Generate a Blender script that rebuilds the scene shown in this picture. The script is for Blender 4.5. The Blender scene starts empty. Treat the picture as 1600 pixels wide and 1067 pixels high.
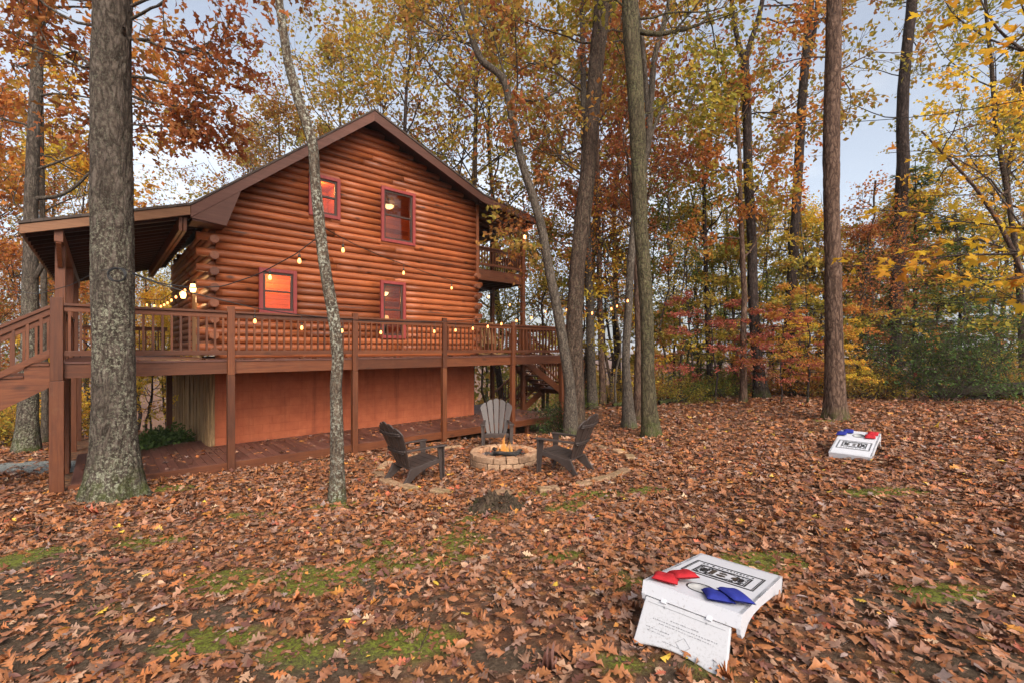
import bpy, math, random
import numpy as np
from mathutils import Vector, Matrix, Quaternion

SC = bpy.context.scene
COL = SC.collection
R = math.radians
EYE = 2.2          # camera height above the level of the lower deck
F = 711.0          # focal length in photo pixels (16 mm lens)

# ------------------------------------------------------------------ camera
cam = bpy.data.cameras.new("camera")
cam.sensor_width = 36.0
cam.lens = 16.0
cam.shift_y = 11.5 / 1600.0
cam.clip_start = 0.05
cam.clip_end = 6000.0
cam_o = bpy.data.objects.new("camera", cam)
cam_o.location = (0, 0, EYE)
cam_o.rotation_euler = (R(90), 0, 0)
COL.objects.link(cam_o)
SC.camera = cam_o

# ------------------------------------------------------------------ sky, sun, exposure
SUN_AZ, SUN_EL = R(158), R(38)      # azimuth from +Y (the view) clockwise: behind the camera, a little right
world = bpy.data.worlds.new("World")
SC.world = world
world.use_nodes = True
wn = world.node_tree
bg = wn.nodes["Background"]
sky = wn.nodes.new("ShaderNodeTexSky")
sky.sky_type = 'NISHITA'
sky.sun_disc = False
sky.sun_elevation = SUN_EL
sky.sun_rotation = SUN_AZ
sky.air_density = 1.0
sky.dust_density = 4.0
sky.ozone_density = 1.0
hs = wn.nodes.new("ShaderNodeHueSaturation")     # thin high cloud takes some blue out of the sky
hs.inputs["Saturation"].default_value = 0.52
wn.links.new(sky.outputs[0], hs.inputs["Color"])
tcw = wn.nodes.new("ShaderNodeTexCoord"); mpw = wn.nodes.new("ShaderNodeMapping"); mpw.inputs["Scale"].default_value = (1.0, 1.0, 2.6)
nzw = wn.nodes.new("ShaderNodeTexNoise"); nzw.inputs["Scale"].default_value = 2.4; nzw.inputs["Detail"].default_value = 7; nzw.inputs["Roughness"].default_value = .58
rpw = wn.nodes.new("ShaderNodeValToRGB"); rpw.color_ramp.elements[0].position = .44; rpw.color_ramp.elements[1].position = .66
rpw.color_ramp.elements[1].color = (.75, .75, .75, 1)
hc = wn.nodes.new("ShaderNodeHueSaturation"); hc.inputs["Saturation"].default_value = .2; hc.inputs["Value"].default_value = 1.22   # soft cloud
mxw = wn.nodes.new("ShaderNodeMix"); mxw.data_type = 'RGBA'
wn.links.new(tcw.outputs["Generated"], mpw.inputs[0]); wn.links.new(mpw.outputs[0], nzw.inputs["Vector"]); wn.links.new(nzw.outputs["Fac"], rpw.inputs[0])
wn.links.new(sky.outputs[0], hc.inputs["Color"])
wn.links.new(rpw.outputs[0], mxw.inputs[0]); wn.links.new(hs.outputs[0], mxw.inputs[6]); wn.links.new(hc.outputs[0], mxw.inputs[7])
wn.links.new(mxw.outputs[2], bg.inputs[0])
bg.inputs[1].default_value = 0.135
sl = bpy.data.lights.new("sun", 'SUN')
sl.energy = 1.45
sl.angle = R(32)
sl.color = (1.0, 0.885, 0.75)
so = bpy.data.objects.new("sun", sl)
sd = Vector((math.sin(SUN_AZ) * math.cos(SUN_EL), math.cos(SUN_AZ) * math.cos(SUN_EL), math.sin(SUN_EL)))
so.rotation_euler = sd.to_track_quat('Z', 'Y').to_euler()
so.location = (0, -5, 20)
COL.objects.link(so)
SC.view_settings.view_transform = 'Standard'
SC.view_settings.look = 'None'
SC.view_settings.exposure = 1.05
SC.view_settings.gamma = 1.0
SC.cycles.max_bounces = 8
SC.cycles.diffuse_bounces = 4
SC.cycles.glossy_bounces = 3
SC.cycles.transmission_bounces = 6
SC.cycles.transparent_max_bounces = 12
SC.cycles.sample_clamp_indirect = 6.0
SC.cycles.caustics_reflective = False
SC.cycles.caustics_refractive = False

# ------------------------------------------------------------------ helpers: objects
def tag(o, label=None, cat=None, group=None, kind=None):
    if label: o["label"] = label
    if cat: o["category"] = cat
    if group: o["group"] = group
    if kind: o["kind"] = kind
    return o

def empty(name, loc, label, cat, group=None, rz=0.0, kind=None):
    o = bpy.data.objects.new(name, None)
    o.empty_display_size = 0.2
    o.location = loc
    o.rotation_euler = (0, 0, rz)
    COL.objects.link(o)
    return tag(o, label, cat, group, kind)

def children(o):
    return [c for c in SC.objects if c.parent == o]

def copy_tree(o, parent=None):
    c = o.copy()
    COL.objects.link(c)
    c.parent = parent
    for ch in list(o.children):
        copy_tree(ch, c)
    return c

def arr_obj(name, V, faces, mat=None, parent=None, attrs=None, smooth=False, mats=None, face_mat=None):
    """faces: list of (m,k) int arrays. attrs: {name: per-vertex float array or (n,3) colour}"""
    me = bpy.data.meshes.new(name)
    V = np.asarray(V, dtype=np.float32)
    me.vertices.add(len(V))
    me.vertices.foreach_set("co", V.ravel())
    faces = [np.asarray(f, dtype=np.int32) for f in faces if len(f)]
    tot = sum(f.size for f in faces)
    npoly = sum(len(f) for f in faces)
    me.loops.add(tot)
    me.polygons.add(npoly)
    li = np.concatenate([f.ravel() for f in faces])
    sizes = np.concatenate([np.full(len(f), f.shape[1], dtype=np.int32) for f in faces])
    starts = np.concatenate([[0], np.cumsum(sizes)[:-1]]).astype(np.int32)
    me.loops.foreach_set("vertex_index", li)
    me.polygons.foreach_set("loop_start", starts)
    if smooth:
        me.polygons.foreach_set("use_smooth", np.ones(npoly, dtype=bool))
    if face_mat is not None:
        me.polygons.foreach_set("material_index", np.asarray(face_mat, dtype=np.int32))
    me.update(calc_edges=True)
    for k, a in (attrs or {}).items():
        a = np.asarray(a, dtype=np.float32)
        if a.ndim == 1:
            at = me.attributes.new(k, 'FLOAT', 'POINT')
            at.data.foreach_set("value", a)
        else:
            at = me.attributes.new(k, 'FLOAT_COLOR', 'POINT')
            c4 = np.ones((len(a), 4), dtype=np.float32)
            c4[:, :3] = a
            at.data.foreach_set("color", c4.ravel())
    if mat: me.materials.append(mat)
    for m in (mats or []): me.materials.append(m)
    o = bpy.data.objects.new(name, me)
    COL.objects.link(o)
    if parent is not None: o.parent = parent
    return o

class MB:
    """collects shapes, then builds ONE mesh object"""
    def __init__(s):
        s.v = []; s.f = []; s.r = []; s.sm = []
        s.cur = 0.5
    def add(s, vs, fs, smooth=False):
        n = len(s.v)
        s.v.extend([tuple(v) for v in vs])
        s.r.extend([s.cur] * len(vs))
        for f in fs:
            s.f.append(tuple(n + i for i in f)); s.sm.append(smooth)
    def box(s, x0, y0, z0, x1, y1, z1):
        s.add([(x0,y0,z0),(x1,y0,z0),(x1,y1,z0),(x0,y1,z0),(x0,y0,z1),(x1,y0,z1),(x1,y1,z1),(x0,y1,z1)],
              [(0,3,2,1),(4,5,6,7),(0,1,5,4),(1,2,6,5),(2,3,7,6),(3,0,4,7)])
    def beam(s, p0, p1, w, h, up=(0,0,1)):
        """box bar from p0 to p1; w across, h along up"""
        p0 = Vector(p0); p1 = Vector(p1)
        d = (p1 - p0).normalized(); u = Vector(up)
        sd_ = d.cross(u)
        if sd_.length < 1e-5: sd_ = d.cross(Vector((1,0,0)))
        sd_.normalize(); u = sd_.cross(d).normalized()
        a = sd_ * (w/2); b = u * (h/2)
        vs = [p0-a-b, p0+a-b, p0+a+b, p0-a+b, p1-a-b, p1+a-b, p1+a+b, p1-a+b]
        s.add(vs, [(0,1,2,3)[::-1],(4,5,6,7),(0,1,5,4),(1,2,6,5),(2,3,7,6),(3,0,4,7)])
    def prism(s, poly, fn0, fn1):
        """poly of 2-D points; fn0/fn1 map a 2-D point to the 3-D point of each end"""
        n = len(poly)
        vs = [fn0(p) for p in poly] + [fn1(p) for p in poly]
        fs = [tuple(range(n))[::-1], tuple(range(n, 2*n))]
        for i in range(n):
            j = (i+1) % n
            fs.append((i, j, n+j, n+i))
        s.add(vs, fs)
    def tube(s, pts, rad, seg=8, caps=True, smooth=True, squash=None):
        pts = [Vector(p) for p in pts]
        n = len(pts)
        if not hasattr(rad, '__len__'): rad = [rad]*n
        vs = []; prev = None
        for i in range(n):
            t = (pts[min(i+1,n-1)] - pts[max(i-1,0)])
            t = t.normalized() if t.length > 1e-9 else Vector((0,0,1))
            if prev is None:
                a = t.orthogonal().normalized()
                if abs(t.z) < 0.9: a = t.cross(Vector((0,0,1))).normalized()
            else:
                a = (prev - t*prev.dot(t)).normalized()
            prev = a
            b = t.cross(a)
            for k in range(seg):
                an = 2*math.pi*(k+.5)/seg
                vs.append(pts[i] + a*(rad[i]*math.cos(an)) + b*(rad[i]*math.sin(an)*(squash or 1)))
        fs = []
        for i in range(n-1):
            for k in range(seg):
                k2 = (k+1) % seg
                fs.append((i*seg+k, i*seg+k2, (i+1)*seg+k2, (i+1)*seg+k))
        s.add(vs, fs, smooth)
        if caps:
            m = len(s.v) - len(vs)
            s.f.append(tuple(m+k for k in range(seg))[::-1]); s.sm.append(False)
            s.f.append(tuple(m+(n-1)*seg+k for k in range(seg))); s.sm.append(False)
    def lathe(s, prof, seg=24, c=(0,0,0), smooth=True):
        vs = []
        for r_, z in prof:
            for k in range(seg):
                a = 2*math.pi*k/seg
                vs.append((c[0]+r_*math.cos(a), c[1]+r_*math.sin(a), c[2]+z))
        fs = []
        for i in range(len(prof)-1):
            for k in range(seg):
                k2 = (k+1) % seg
                fs.append((i*seg+k, i*seg+k2, (i+1)*seg+k2, (i+1)*seg+k))
        s.add(vs, fs, smooth)
    def build(s, name, mat, parent=None, bevel=0.0, mats=None, seg=2, loc=None, rot=None):
        me = bpy.data.meshes.new(name)
        me.from_pydata(s.v, [], s.f)
        me.polygons.foreach_set("use_smooth", s.sm)
        at = me.attributes.new("rnd", 'FLOAT', 'POINT')
        at.data.foreach_set("value", np.array(s.r, dtype=np.float32))
        me.materials.append(mat)
        me.update()
        o = bpy.data.objects.new(name, me)
        COL.objects.link(o)
        if parent is not None: o.parent = parent
        if loc is not None: o.location = loc
        if rot is not None: o.rotation_euler = rot
        if bevel:
            b = o.modifiers.new("bevel", 'BEVEL')
            b.width = bevel; b.segments = seg; b.limit_method = 'ANGLE'; b.angle_limit = R(40)
        return o

# ------------------------------------------------------------------ helpers: materials
class Mat:
    def __init__(s, name):
        s.m = bpy.data.materials.new(name)
        s.m.use_nodes = True
        s.nt = s.m.node_tree
        s.N = s.nt.nodes; s.L = s.nt.links
        s.p = s.N["Principled BSDF"]
        s.out = s.N["Material Output"]
    def n(s, t, **kw):
        x = s.N.new(t)
        for k, v in kw.items(): setattr(x, k, v)
        return x
    def link(s, a, b): s.L.new(a, b)
    def coord(s, scale=(1,1,1), kind="Object", rot=(0,0,0)):
        tc = s.n("ShaderNodeTexCoord"); mp = s.n("ShaderNodeMapping")
        mp.inputs["Scale"].default_value = scale
        mp.inputs["Rotation"].default_value = rot
        s.link(tc.outputs[kind], mp.inputs[0])
        return mp.outputs[0]
    def noise(s, vec, scale, detail=4, rough=.6, dist=0.0):
        x = s.n("ShaderNodeTexNoise")
        x.inputs["Scale"].default_value = scale
        x.inputs["Detail"].default_value = detail
        x.inputs["Roughness"].default_value = rough
        x.inputs["Distortion"].default_value = dist
        if vec is not None: s.link(vec, x.inputs["Vector"])
        return x.outputs["Fac"]
    def voro(s, vec, scale, feature='F1', out="Distance", rand=1.0):
        x = s.n("ShaderNodeTexVoronoi", feature=feature)
        x.inputs["Scale"].default_value = scale
        x.inputs["Randomness"].default_value = rand
        if vec is not None: s.link(vec, x.inputs["Vector"])
        return x.outputs[out]
    def ramp(s, fac, stops, interp='LINEAR'):
        x = s.n("ShaderNodeValToRGB")
        cr = x.color_ramp; cr.interpolation = interp
        while len(cr.elements) < len(stops): cr.elements.new(.5)
        while len(cr.elements) > len(stops): cr.elements.remove(cr.elements[-1])
        for e, (p, c) in zip(cr.elements, stops):
            e.position = p
            e.color = (c[0], c[1], c[2], 1) if hasattr(c, '__len__') else (c, c, c, 1)
        if fac is not None: s.link(fac, x.inputs[0])
        return x.outputs[0]
    def mix(s, fac, a, b, mode='MIX'):
        x = s.n("ShaderNodeMix", data_type='RGBA', blend_type=mode)
        for sock, v in ((x.inputs[0], fac), (x.inputs[6], a), (x.inputs[7], b)):
            if isinstance(v, (int, float)): sock.default_value = v
            elif isinstance(v, tuple): sock.default_value = (v[0], v[1], v[2], 1)
            else: s.link(v, sock)
        return x.outputs[2]
    def math(s, op, a, b=0.0):
        x = s.n("ShaderNodeMath", operation=op)
        for sock, v in ((x.inputs[0], a), (x.inputs[1], b)):
            if isinstance(v, (int, float)): sock.default_value = v
            else: s.link(v, sock)
        return x.outputs[0]
    def attr(s, name, out="Fac"):
        x = s.n("ShaderNodeAttribute"); x.attribute_name = name
        return x.outputs[out]
    def bump(s, h, strength=.5, dist=.01):
        x = s.n("ShaderNodeBump")
        x.inputs["Strength"].default_value = strength
        x.inputs["Distance"].default_value = dist
        s.link(h, x.inputs["Height"])
        s.link(x.outputs[0], s.p.inputs["Normal"])
        return x.outputs[0]
    def base(s, c):
        if isinstance(c, tuple): s.p.inputs["Base Color"].default_value = (c[0], c[1], c[2], 1)
        else: s.link(c, s.p.inputs["Base Color"])
    def set(s, rough=.6, spec=.4, metal=0.0):
        s.p.inputs["Roughness"].default_value = rough
        s.p.inputs["Specular IOR Level"].default_value = spec
        s.p.inputs["Metallic"].default_value = metal

MT = {}
def wood(name, c_dark, c_mid, c_light, axis=0, rough=.55, grain=1.0, knots=.0, spec=.35, wear=None):
    m = Mat(name)
    sc = [14*grain]*3; sc[axis] = 0.9*grain
    v = m.coord(tuple(sc))
    rn = m.attr("rnd")
    off = m.n("ShaderNodeVectorMath", operation='ADD')
    cmb = m.n("ShaderNodeCombineXYZ")
    k = m.math('MULTIPLY', rn, 57.0)
    for i in range(3): m.link(k, cmb.inputs[i])
    m.link(v, off.inputs[0]); m.link(cmb.outputs[0], off.inputs[1])
    v2 = off.outputs[0]
    g = m.noise(v2, 2.2, 6, .65, .6)
    c = m.ramp(g, [(.25, c_dark), (.5, c_mid), (.78, c_light)])
    big = m.noise(m.coord((1,1,1)), 1.6, 4)
    c = m.mix(m.ramp(big, [(.3, .0), (.75, .45)]), c, tuple(x*.55 for x in c_mid))
    tone = m.ramp(rn, [(0, (.60,.56,.54)), (.35,(.9,.88,.86)), (1, (1.22,1.2,1.16))])
    c = m.mix(1.0, c, tone, 'MULTIPLY')
    if knots:
        sk = [3.2]*3; sk[axis] = 1.5
        kd = m.voro(m.coord(tuple(sk)), 1.0)
        kf = m.ramp(kd, [(.06, knots), (.17, 0.0)])
        c = m.mix(kf, c, tuple(x*.35 for x in c_dark))
    if wear:
        wv = m.noise(m.coord((2.2,2.2,2.2)), 3.0, 8, .7)
        c = m.mix(m.ramp(wv, [(.55, 0.0), (.72, wear[1])]), c, wear[0])
    if name.startswith('log'):        # drying checks: thin dark cracks along the grain
        s2 = [26.0]*3; s2[axis] = .55
        ck = m.noise(m.coord(tuple(s2)), 1.0, 3, .5)
        c = m.mix(m.ramp(ck, [(.645, 0.0), (.675, .75)]), c, (.035,.013,.008))
    m.base(c)
    m.set(rough, spec)
    m.bump(g, .35, .006)
    MT[name] = m.m
    return m.m

S_D, S_M, S_L = (.056,.0145,.0055), (.115,.033,.0105), (.168,.055,.018)
for ax, nm in enumerate(("stain_x", "stain_y", "stain_z")):
    wood(nm, S_D, S_M, S_L, ax, .55, 1.0, .6, wear=((.14,.07,.038), .3))
wood("deck_top", (.075,.026,.018), (.13,.05,.036), (.20,.095,.07), 0, .5, 1.0, .4, wear=((.22,.15,.12), .5))
wood("deck_cross", (.075,.026,.018), (.13,.05,.036), (.20,.095,.07), 1, .5, 1.0, .4, wear=((.22,.15,.12), .5))
wood("log_x", (.145,.036,.012), (.315,.085,.027), (.41,.132,.045), 0, .5, .7, .85, .38, wear=((.17,.065,.03), .4))
wood("log_y", (.12,.036,.014), (.22,.068,.026), (.30,.108,.043), 1, .5, .7, .8, .4, wear=((.14,.055,.03), .4))
wood("fascia", (.075,.028,.018), (.105,.042,.028), (.145,.064,.046), 0, .55, .7, 0, .3)
wood("fascia_tan", (.16,.07,.03), (.24,.11,.05), (.30,.15,.075), 0, .55, .7, 0, .3)
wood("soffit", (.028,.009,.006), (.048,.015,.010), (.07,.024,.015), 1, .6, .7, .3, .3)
wood("red_trim", (.20,.026,.024), (.26,.038,.034), (.32,.058,.05), 2, .5, .6, 0, .35)
wood("sash_brown", (.035,.02,.014), (.05,.03,.022), (.07,.045,.033), 2, .45, .6, 0, .35)
wood("interior_pine", (.38,.085,.014), (.54,.145,.026), (.66,.21,.045), 0, .5, .6, .5, .3)
wood("rustic_pine", (.30,.16,.07), (.42,.25,.12), (.52,.33,.17), 2, .55, .7, .5, .3)
wood("charred", (.012,.011,.011), (.03,.028,.028), (.09,.085,.085), 0, .8, 1, 0, .2)
wood("firewood", (.14,.07,.035), (.24,.13,.07), (.34,.2,.11), 0, .75, 1, 0, .2)

def simple(name, col, rough=.5, spec=.4, metal=0, nz=None, bump=None):
    m = Mat(name)
    m.set(rough, spec, metal)
    c = col
    if nz:
        f = m.noise(m.coord(), nz[0], 5, .65)
        c = m.ramp(f, [(.3, tuple(x*nz[1] for x in col)), (.7, tuple(min(1, x*nz[2]) for x in col))])
    m.base(c)
    if bump:
        m.bump(m.noise(m.coord(), bump[0], 4, .6), bump[1], bump[2])
    MT[name] = m.m
    return m

simple("black_cable", (.012,.012,.013), .5)
simple("dark_metal", (.02,.018,.017), .45, .5, .6, (9, .7, 1.4))
simple("socket_plastic", (.015,.014,.013), .4)
simple("chair_plastic", (.041,.029,.025), .5, .38, 0, (14, .8, 1.25), (60, .15, .002))
simple("bag_red", (.34,.014,.02), .8, .2, 0, (30, .85, 1.15), (220, .5, .002))
simple("bag_blue", (.016,.023,.18), .8, .2, 0, (30, .85, 1.15), (220, .5, .002))
simple("print_black", (.012,.012,.014), .45)
simple("print_brown", (.045,.035,.028), .45)
simple("print_grey", (.20,.20,.21), .5)
simple("hole_grey", (.30,.30,.30), .5)
simple("cushion", (.55,.2,.12), .85, .2, 0, (25,.8,1.2))
simple("ash", (.07,.068,.07), .95, .1, 0, (16, .3, 1.9), (30, .8, .02))
simple("rope_white", (.7,.68,.62), .8)
simple("paint_white", (.75,.73,.68), .7, .3, 0, (8,.6,1.1))

# white blow-moulded plastic with mould dirt
m = Mat("white_plastic")
f1 = m.noise(m.coord(), 55, 6, .75)
f2 = m.noise(m.coord(), 5, 3, .6)
spk = m.math('MULTIPLY', m.ramp(f1, [(.56, 0.0), (.66, 1.0)]), m.ramp(f2, [(.42, 0.0), (.68, .7)]))
m.base(m.mix(spk, (.50,.505,.54), (.15,.13,.10)))
m.set(.38, .4)
m.bump(m.noise(m.coord(), 240, 2), .1, .001)
MT["white_plastic"] = m.m
m = Mat("white_plastic_dirty")
f1 = m.noise(m.coord(), 60, 6, .8)
sep = m.n("ShaderNodeSeparateXYZ"); tc = m.n("ShaderNodeTexCoord"); m.link(tc.outputs["Object"], sep.inputs[0])
f2 = m.noise(m.coord(), 5, 3, .6)
lowz = m.ramp(m.math('MULTIPLY', sep.outputs[2], -3.6), [(.25, .35), (.95, 1.0)])
spk = m.math('MULTIPLY', m.math('MULTIPLY', m.ramp(f1, [(.52, 0.0), (.62, .8)]), m.ramp(f2, [(.38, .1), (.62, .9)])), lowz)
m.base(m.mix(spk, (.43,.43,.45), (.12,.10,.07)))
m.set(.45, .35)
MT["white_plastic_dirty"] = m.m

# painted block foundation
m = Mat("terracotta_stucco")
f = m.noise(m.coord(), 3.0, 6, .65)
c = m.ramp(f, [(.3, (.33,.082,.037)), (.7, (.46,.13,.058))])
st = m.noise(m.coord((2.6,2.6,.14)), 2.0, 7, .72)
c = m.mix(m.ramp(st, [(.52, 0.0), (.72, .6)]), c, (.16,.043,.023))
br = m.n("ShaderNodeTexBrick"); br.inputs["Scale"].default_value = 1.0
br.inputs["Brick Width"].default_value = .405; br.inputs["Row Height"].default_value = .203; br.inputs["Mortar Size"].default_value = .007; br.inputs["Mortar Smooth"].default_value = .8
br.inputs["Color1"].default_value = (1,1,1,1); br.inputs["Color2"].default_value = (.93,.93,.93,1); br.inputs["Mortar"].default_value = (.74,.72,.70,1)
m.link(m.coord((1,1,1), rot=(R(90),0,0)), br.inputs["Vector"])
c = m.mix(.75, c, br.outputs[0], 'MULTIPLY')
tc = m.n("ShaderNodeTexCoord"); sep = m.n("ShaderNodeSeparateXYZ"); m.link(tc.outputs["Object"], sep.inputs[0])
sp = m.math('ADD', m.math('MULTIPLY', sep.outputs[2], -2.2), m.noise(m.coord(), 7, 6, .7))
c = m.mix(m.ramp(sp, [(.25, 0.0), (.9, .45)]), c, (.13,.06,.035))
m.base(c); m.set(.88, .2)
m.bump(m.math('ADD', m.noise(m.coord(), 90, 4, .7), m.math('MULTIPLY', br.outputs["Fac"], -.8)), .5, .006)
MT["terracotta_stucco"] = m.m

# poplar bark siding: vertical strips
m = Mat("bark_siding")
v = m.coord((9,9,.5))
f = m.noise(v, 1.6, 8, .75, .8)
c = m.ramp(f, [(.3,(.06,.036,.02)),(.5,(.27,.165,.08)),(.62,(.45,.30,.155)),(.75,(.16,.10,.055))])
m.base(c); m.set(.85,.2); m.bump(f, 1.0, .04)
MT["bark_siding"] = m.m

# shingles
m = Mat("shingle")
br = m.n("ShaderNodeTexBrick"); br.inputs["Scale"].default_value = 3.2
m.link(m.coord((1,1,1)), br.inputs["Vector"])
br.inputs["Color1"].default_value = (.06,.045,.038,1); br.inputs["Color2"].default_value = (.09,.07,.058,1); br.inputs["Mortar"].default_value = (.025,.02,.018,1)
br.inputs["Mortar Size"].default_value = .012
m.base(br.outputs[0]); m.set(.9,.2)
m.bump(m.noise(m.coord(), 120, 3), .5, .004)
MT["shingle"] = m.m

# retaining-wall stone
m = Mat("stone_block")
f = m.noise(m.coord(), 12, 8, .75)
c = m.ramp(f, [(.25,(.17,.105,.06)),(.5,(.36,.235,.145)),(.75,(.50,.36,.24))])
c = m.mix(1.0, c, m.ramp(m.attr("rnd"), [(0,(.62,.58,.55)),(1,(1.2,1.12,1.05))]), 'MULTIPLY')
c = m.mix(m.ramp(m.noise(m.coord(), 3.5, 6, .7), [(.5, 0.0),(.68,.55)]), c, (.12,.115,.04))
m.base(c); m.set(.9,.15)
m.bump(m.noise(m.coord(), 40, 8, .75), .8, .02)
MT["stone_block"] = m.m
m = Mat("fire_stone")
f = m.noise(m.coord(), 12, 8, .75)
c = m.ramp(f, [(.25,(.19,.12,.075)),(.5,(.36,.24,.155)),(.75,(.48,.34,.23))])
c = m.mix(1.0, c, m.ramp(m.attr("rnd"), [(0,(.68,.62,.60)),(1,(1.12,1.05,1.0))]), 'MULTIPLY')
m.base(c); m.set(.9,.15)
m.bump(m.noise(m.coord(), 40, 8, .75), .8, .015)
MT["fire_stone"] = m.m

# window glass: mostly clear with a sky reflection
m = Mat("window_glass")
tr = m.n("ShaderNodeBsdfTransparent"); gl = m.n("ShaderNodeBsdfGlossy"); gl.inputs["Roughness"].default_value = .02
tr.inputs[0].default_value = (.72,.70,.68,1)
fr = m.n("ShaderNodeFresnel"); fr.inputs[0].default_value = 1.5
ms = m.n("ShaderNodeMixShader")
m.link(m.math('MULTIPLY', fr.outputs[0], .75), ms.inputs[0])
m.link(tr.outputs[0], ms.inputs[1]); m.link(gl.outputs[0], ms.inputs[2]); m.link(ms.outputs[0], m.out.inputs[0])
MT["window_glass"] = m.m

def emit(name, col, strength):
    m = Mat(name)
    m.base((col[0]*.8, col[1]*.8, col[2]*.8))
    m.p.inputs["Emission Color"].default_value = (col[0], col[1], col[2], 1)
    m.p.inputs["Emission Strength"].default_value = strength
    MT[name] = m.m
emit("bulb_glow", (1.0,.31,.08), 3.2)
emit("lamp_shade_glow", (1.0,.52,.2), 1.0)
emit("dome_glow", (1.0,.66,.3), 2.5)
emit("sconce_glow", (1.0,.52,.18), 3.5)

# flame: thin glowing gas, half see-through
m = Mat("flame")
em = m.n("ShaderNodeEmission"); tr = m.n("ShaderNodeBsdfTransparent"); ms = m.n("ShaderNodeMixShader")
f = m.noise(m.coord((7,7,3)), 1.3, 4, .6)
m.link(m.ramp(f, [(.3,(1,.20,.02)),(.7,(1,.55,.14))]), em.inputs[0]); em.inputs[1].default_value = .55
lw = m.n("ShaderNodeLayerWeight"); lw.inputs[0].default_value = .35
m.link(m.math('MULTIPLY', m.ramp(f, [(.35,.15),(.7,1.0)]), m.math('MULTIPLY', m.math('SUBTRACT', 1.0, lw.outputs["Facing"]), .55)), ms.inputs[0])
m.link(tr.outputs[0], ms.inputs[1]); m.link(em.outputs[0], ms.inputs[2]); m.link(ms.outputs[0], m.out.inputs[0])
MT["flame"] = m.m

def bark(name, dark, mid, light, lichen=None, lich_amt=.5, ridge=1.0, moss_h=0.0, rs=16.0, lich_h=0.0):
    m = Mat(name)
    v0 = m.coord((1,1,.30))
    wn_ = m.n("ShaderNodeTexNoise"); wn_.inputs["Scale"].default_value = 5; wn_.inputs["Detail"].default_value = 5; m.link(v0, wn_.inputs["Vector"])
    wv = m.n("ShaderNodeVectorMath", operation='MULTIPLY_ADD'); m.link(wn_.outputs["Color"], wv.inputs[0]); wv.inputs[1].default_value = (.22,.22,.22); m.link(v0, wv.inputs[2])
    v = wv.outputs[0]
    vr = m.voro(v, rs, 'DISTANCE_TO_EDGE')
    nz = m.noise(v, rs*.8, 8, .72, .4)
    fine = m.noise(m.coord((1,1,.6)), rs*3.0, 8, .78)
    h = m.math('ADD', m.math('MULTIPLY', m.ramp(vr, [(.0, 0.0), (.3, 1.0)]), .26), nz)
    h = m.math('ADD', h, m.math('MULTIPLY', fine, .55))
    c = m.ramp(m.math('MULTIPLY', h, .535), [(.40, dark), (.51, mid), (.63, light)])
    big = m.noise(m.coord((1,1,.5)), 1.3, 4)
    c = m.mix(m.ramp(big, [(.35, 0.0), (.7, .3)]), c, mid)
    if lichen:
        l1 = m.noise(m.coord(), 26, 7, .75)
        l2 = m.noise(m.coord((1,1,.5)), 1.8, 4)
        lf = m.math('MULTIPLY', m.ramp(l1, [(.50, 0.0), (.58, 1.0)]), m.ramp(l2, [(.36, .1), (.62, lich_amt)]))
        if lich_h:
            tc = m.n("ShaderNodeTexCoord"); sep = m.n("ShaderNodeSeparateXYZ"); m.link(tc.outputs["Object"], sep.inputs[0])
            lf = m.math('MULTIPLY', lf, m.ramp(m.math('MULTIPLY', sep.outputs[2], .1), [(lich_h*.06, 1.0), (lich_h*.11, .22)]))
            l3 = m.noise(m.coord(), 70, 4, .7)
            lf = m.math('MULTIPLY', lf, m.ramp(l3, [(.38, .35), (.55, 1.0)]))
        c = m.mix(lf, c, lichen)
    if moss_h:
        tc = m.n("ShaderNodeTexCoord"); sep = m.n("ShaderNodeSeparateXYZ"); m.link(tc.outputs["Object"], sep.inputs[0])
        mz = m.ramp(m.math('MULTIPLY', sep.outputs[2], 1.0/moss_h), [(0.0, .85), (1.0, 0.0)])
        mf = m.math('MULTIPLY', mz, m.ramp(m.noise(m.coord(), 6, 5, .7), [(.42, 0.0), (.6, 1.0)]))
        c = m.mix(mf, c, (.06,.075,.015))
    m.base(c); m.set(.9, .15)
    m.bump(h, 1.0, .045*ridge)
    MT[name] = m.m
bark("bark_oak", (.026,.019,.014), (.084,.064,.051), (.16,.128,.105), (.38,.385,.28), 1.0, 1.0, .75, 17, 4.2)
bark("bark_slim", (.035,.024,.017), (.095,.067,.047), (.17,.13,.095), (.42,.43,.35), .95, .6, .4, 22)
bark("bark_brown", (.020,.012,.009), (.068,.042,.030), (.13,.085,.062), (.26,.24,.15), .25, 1.0, .5, 15)
bark("bark_green", (.024,.018,.011), (.075,.058,.034), (.14,.11,.068), (.17,.18,.075), .45, 1.0, .6, 16)
bark("bark_red", (.036,.020,.014), (.115,.069,.048), (.20,.13,.094), None, 0, .8, .35, 15)
bark("bark_dark", (.015,.010,.008), (.044,.030,.025), (.082,.059,.048), None, 0, 1.0, .4, 14)
bark("bark_grey", (.026,.019,.014), (.075,.057,.043), (.14,.11,.086), (.3,.29,.24), .2, .5, .3, 18)
bark("bark_twig", (.03,.022,.018), (.075,.055,.045), (.12,.09,.075), None, 0, .3, 0, 30)

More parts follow.
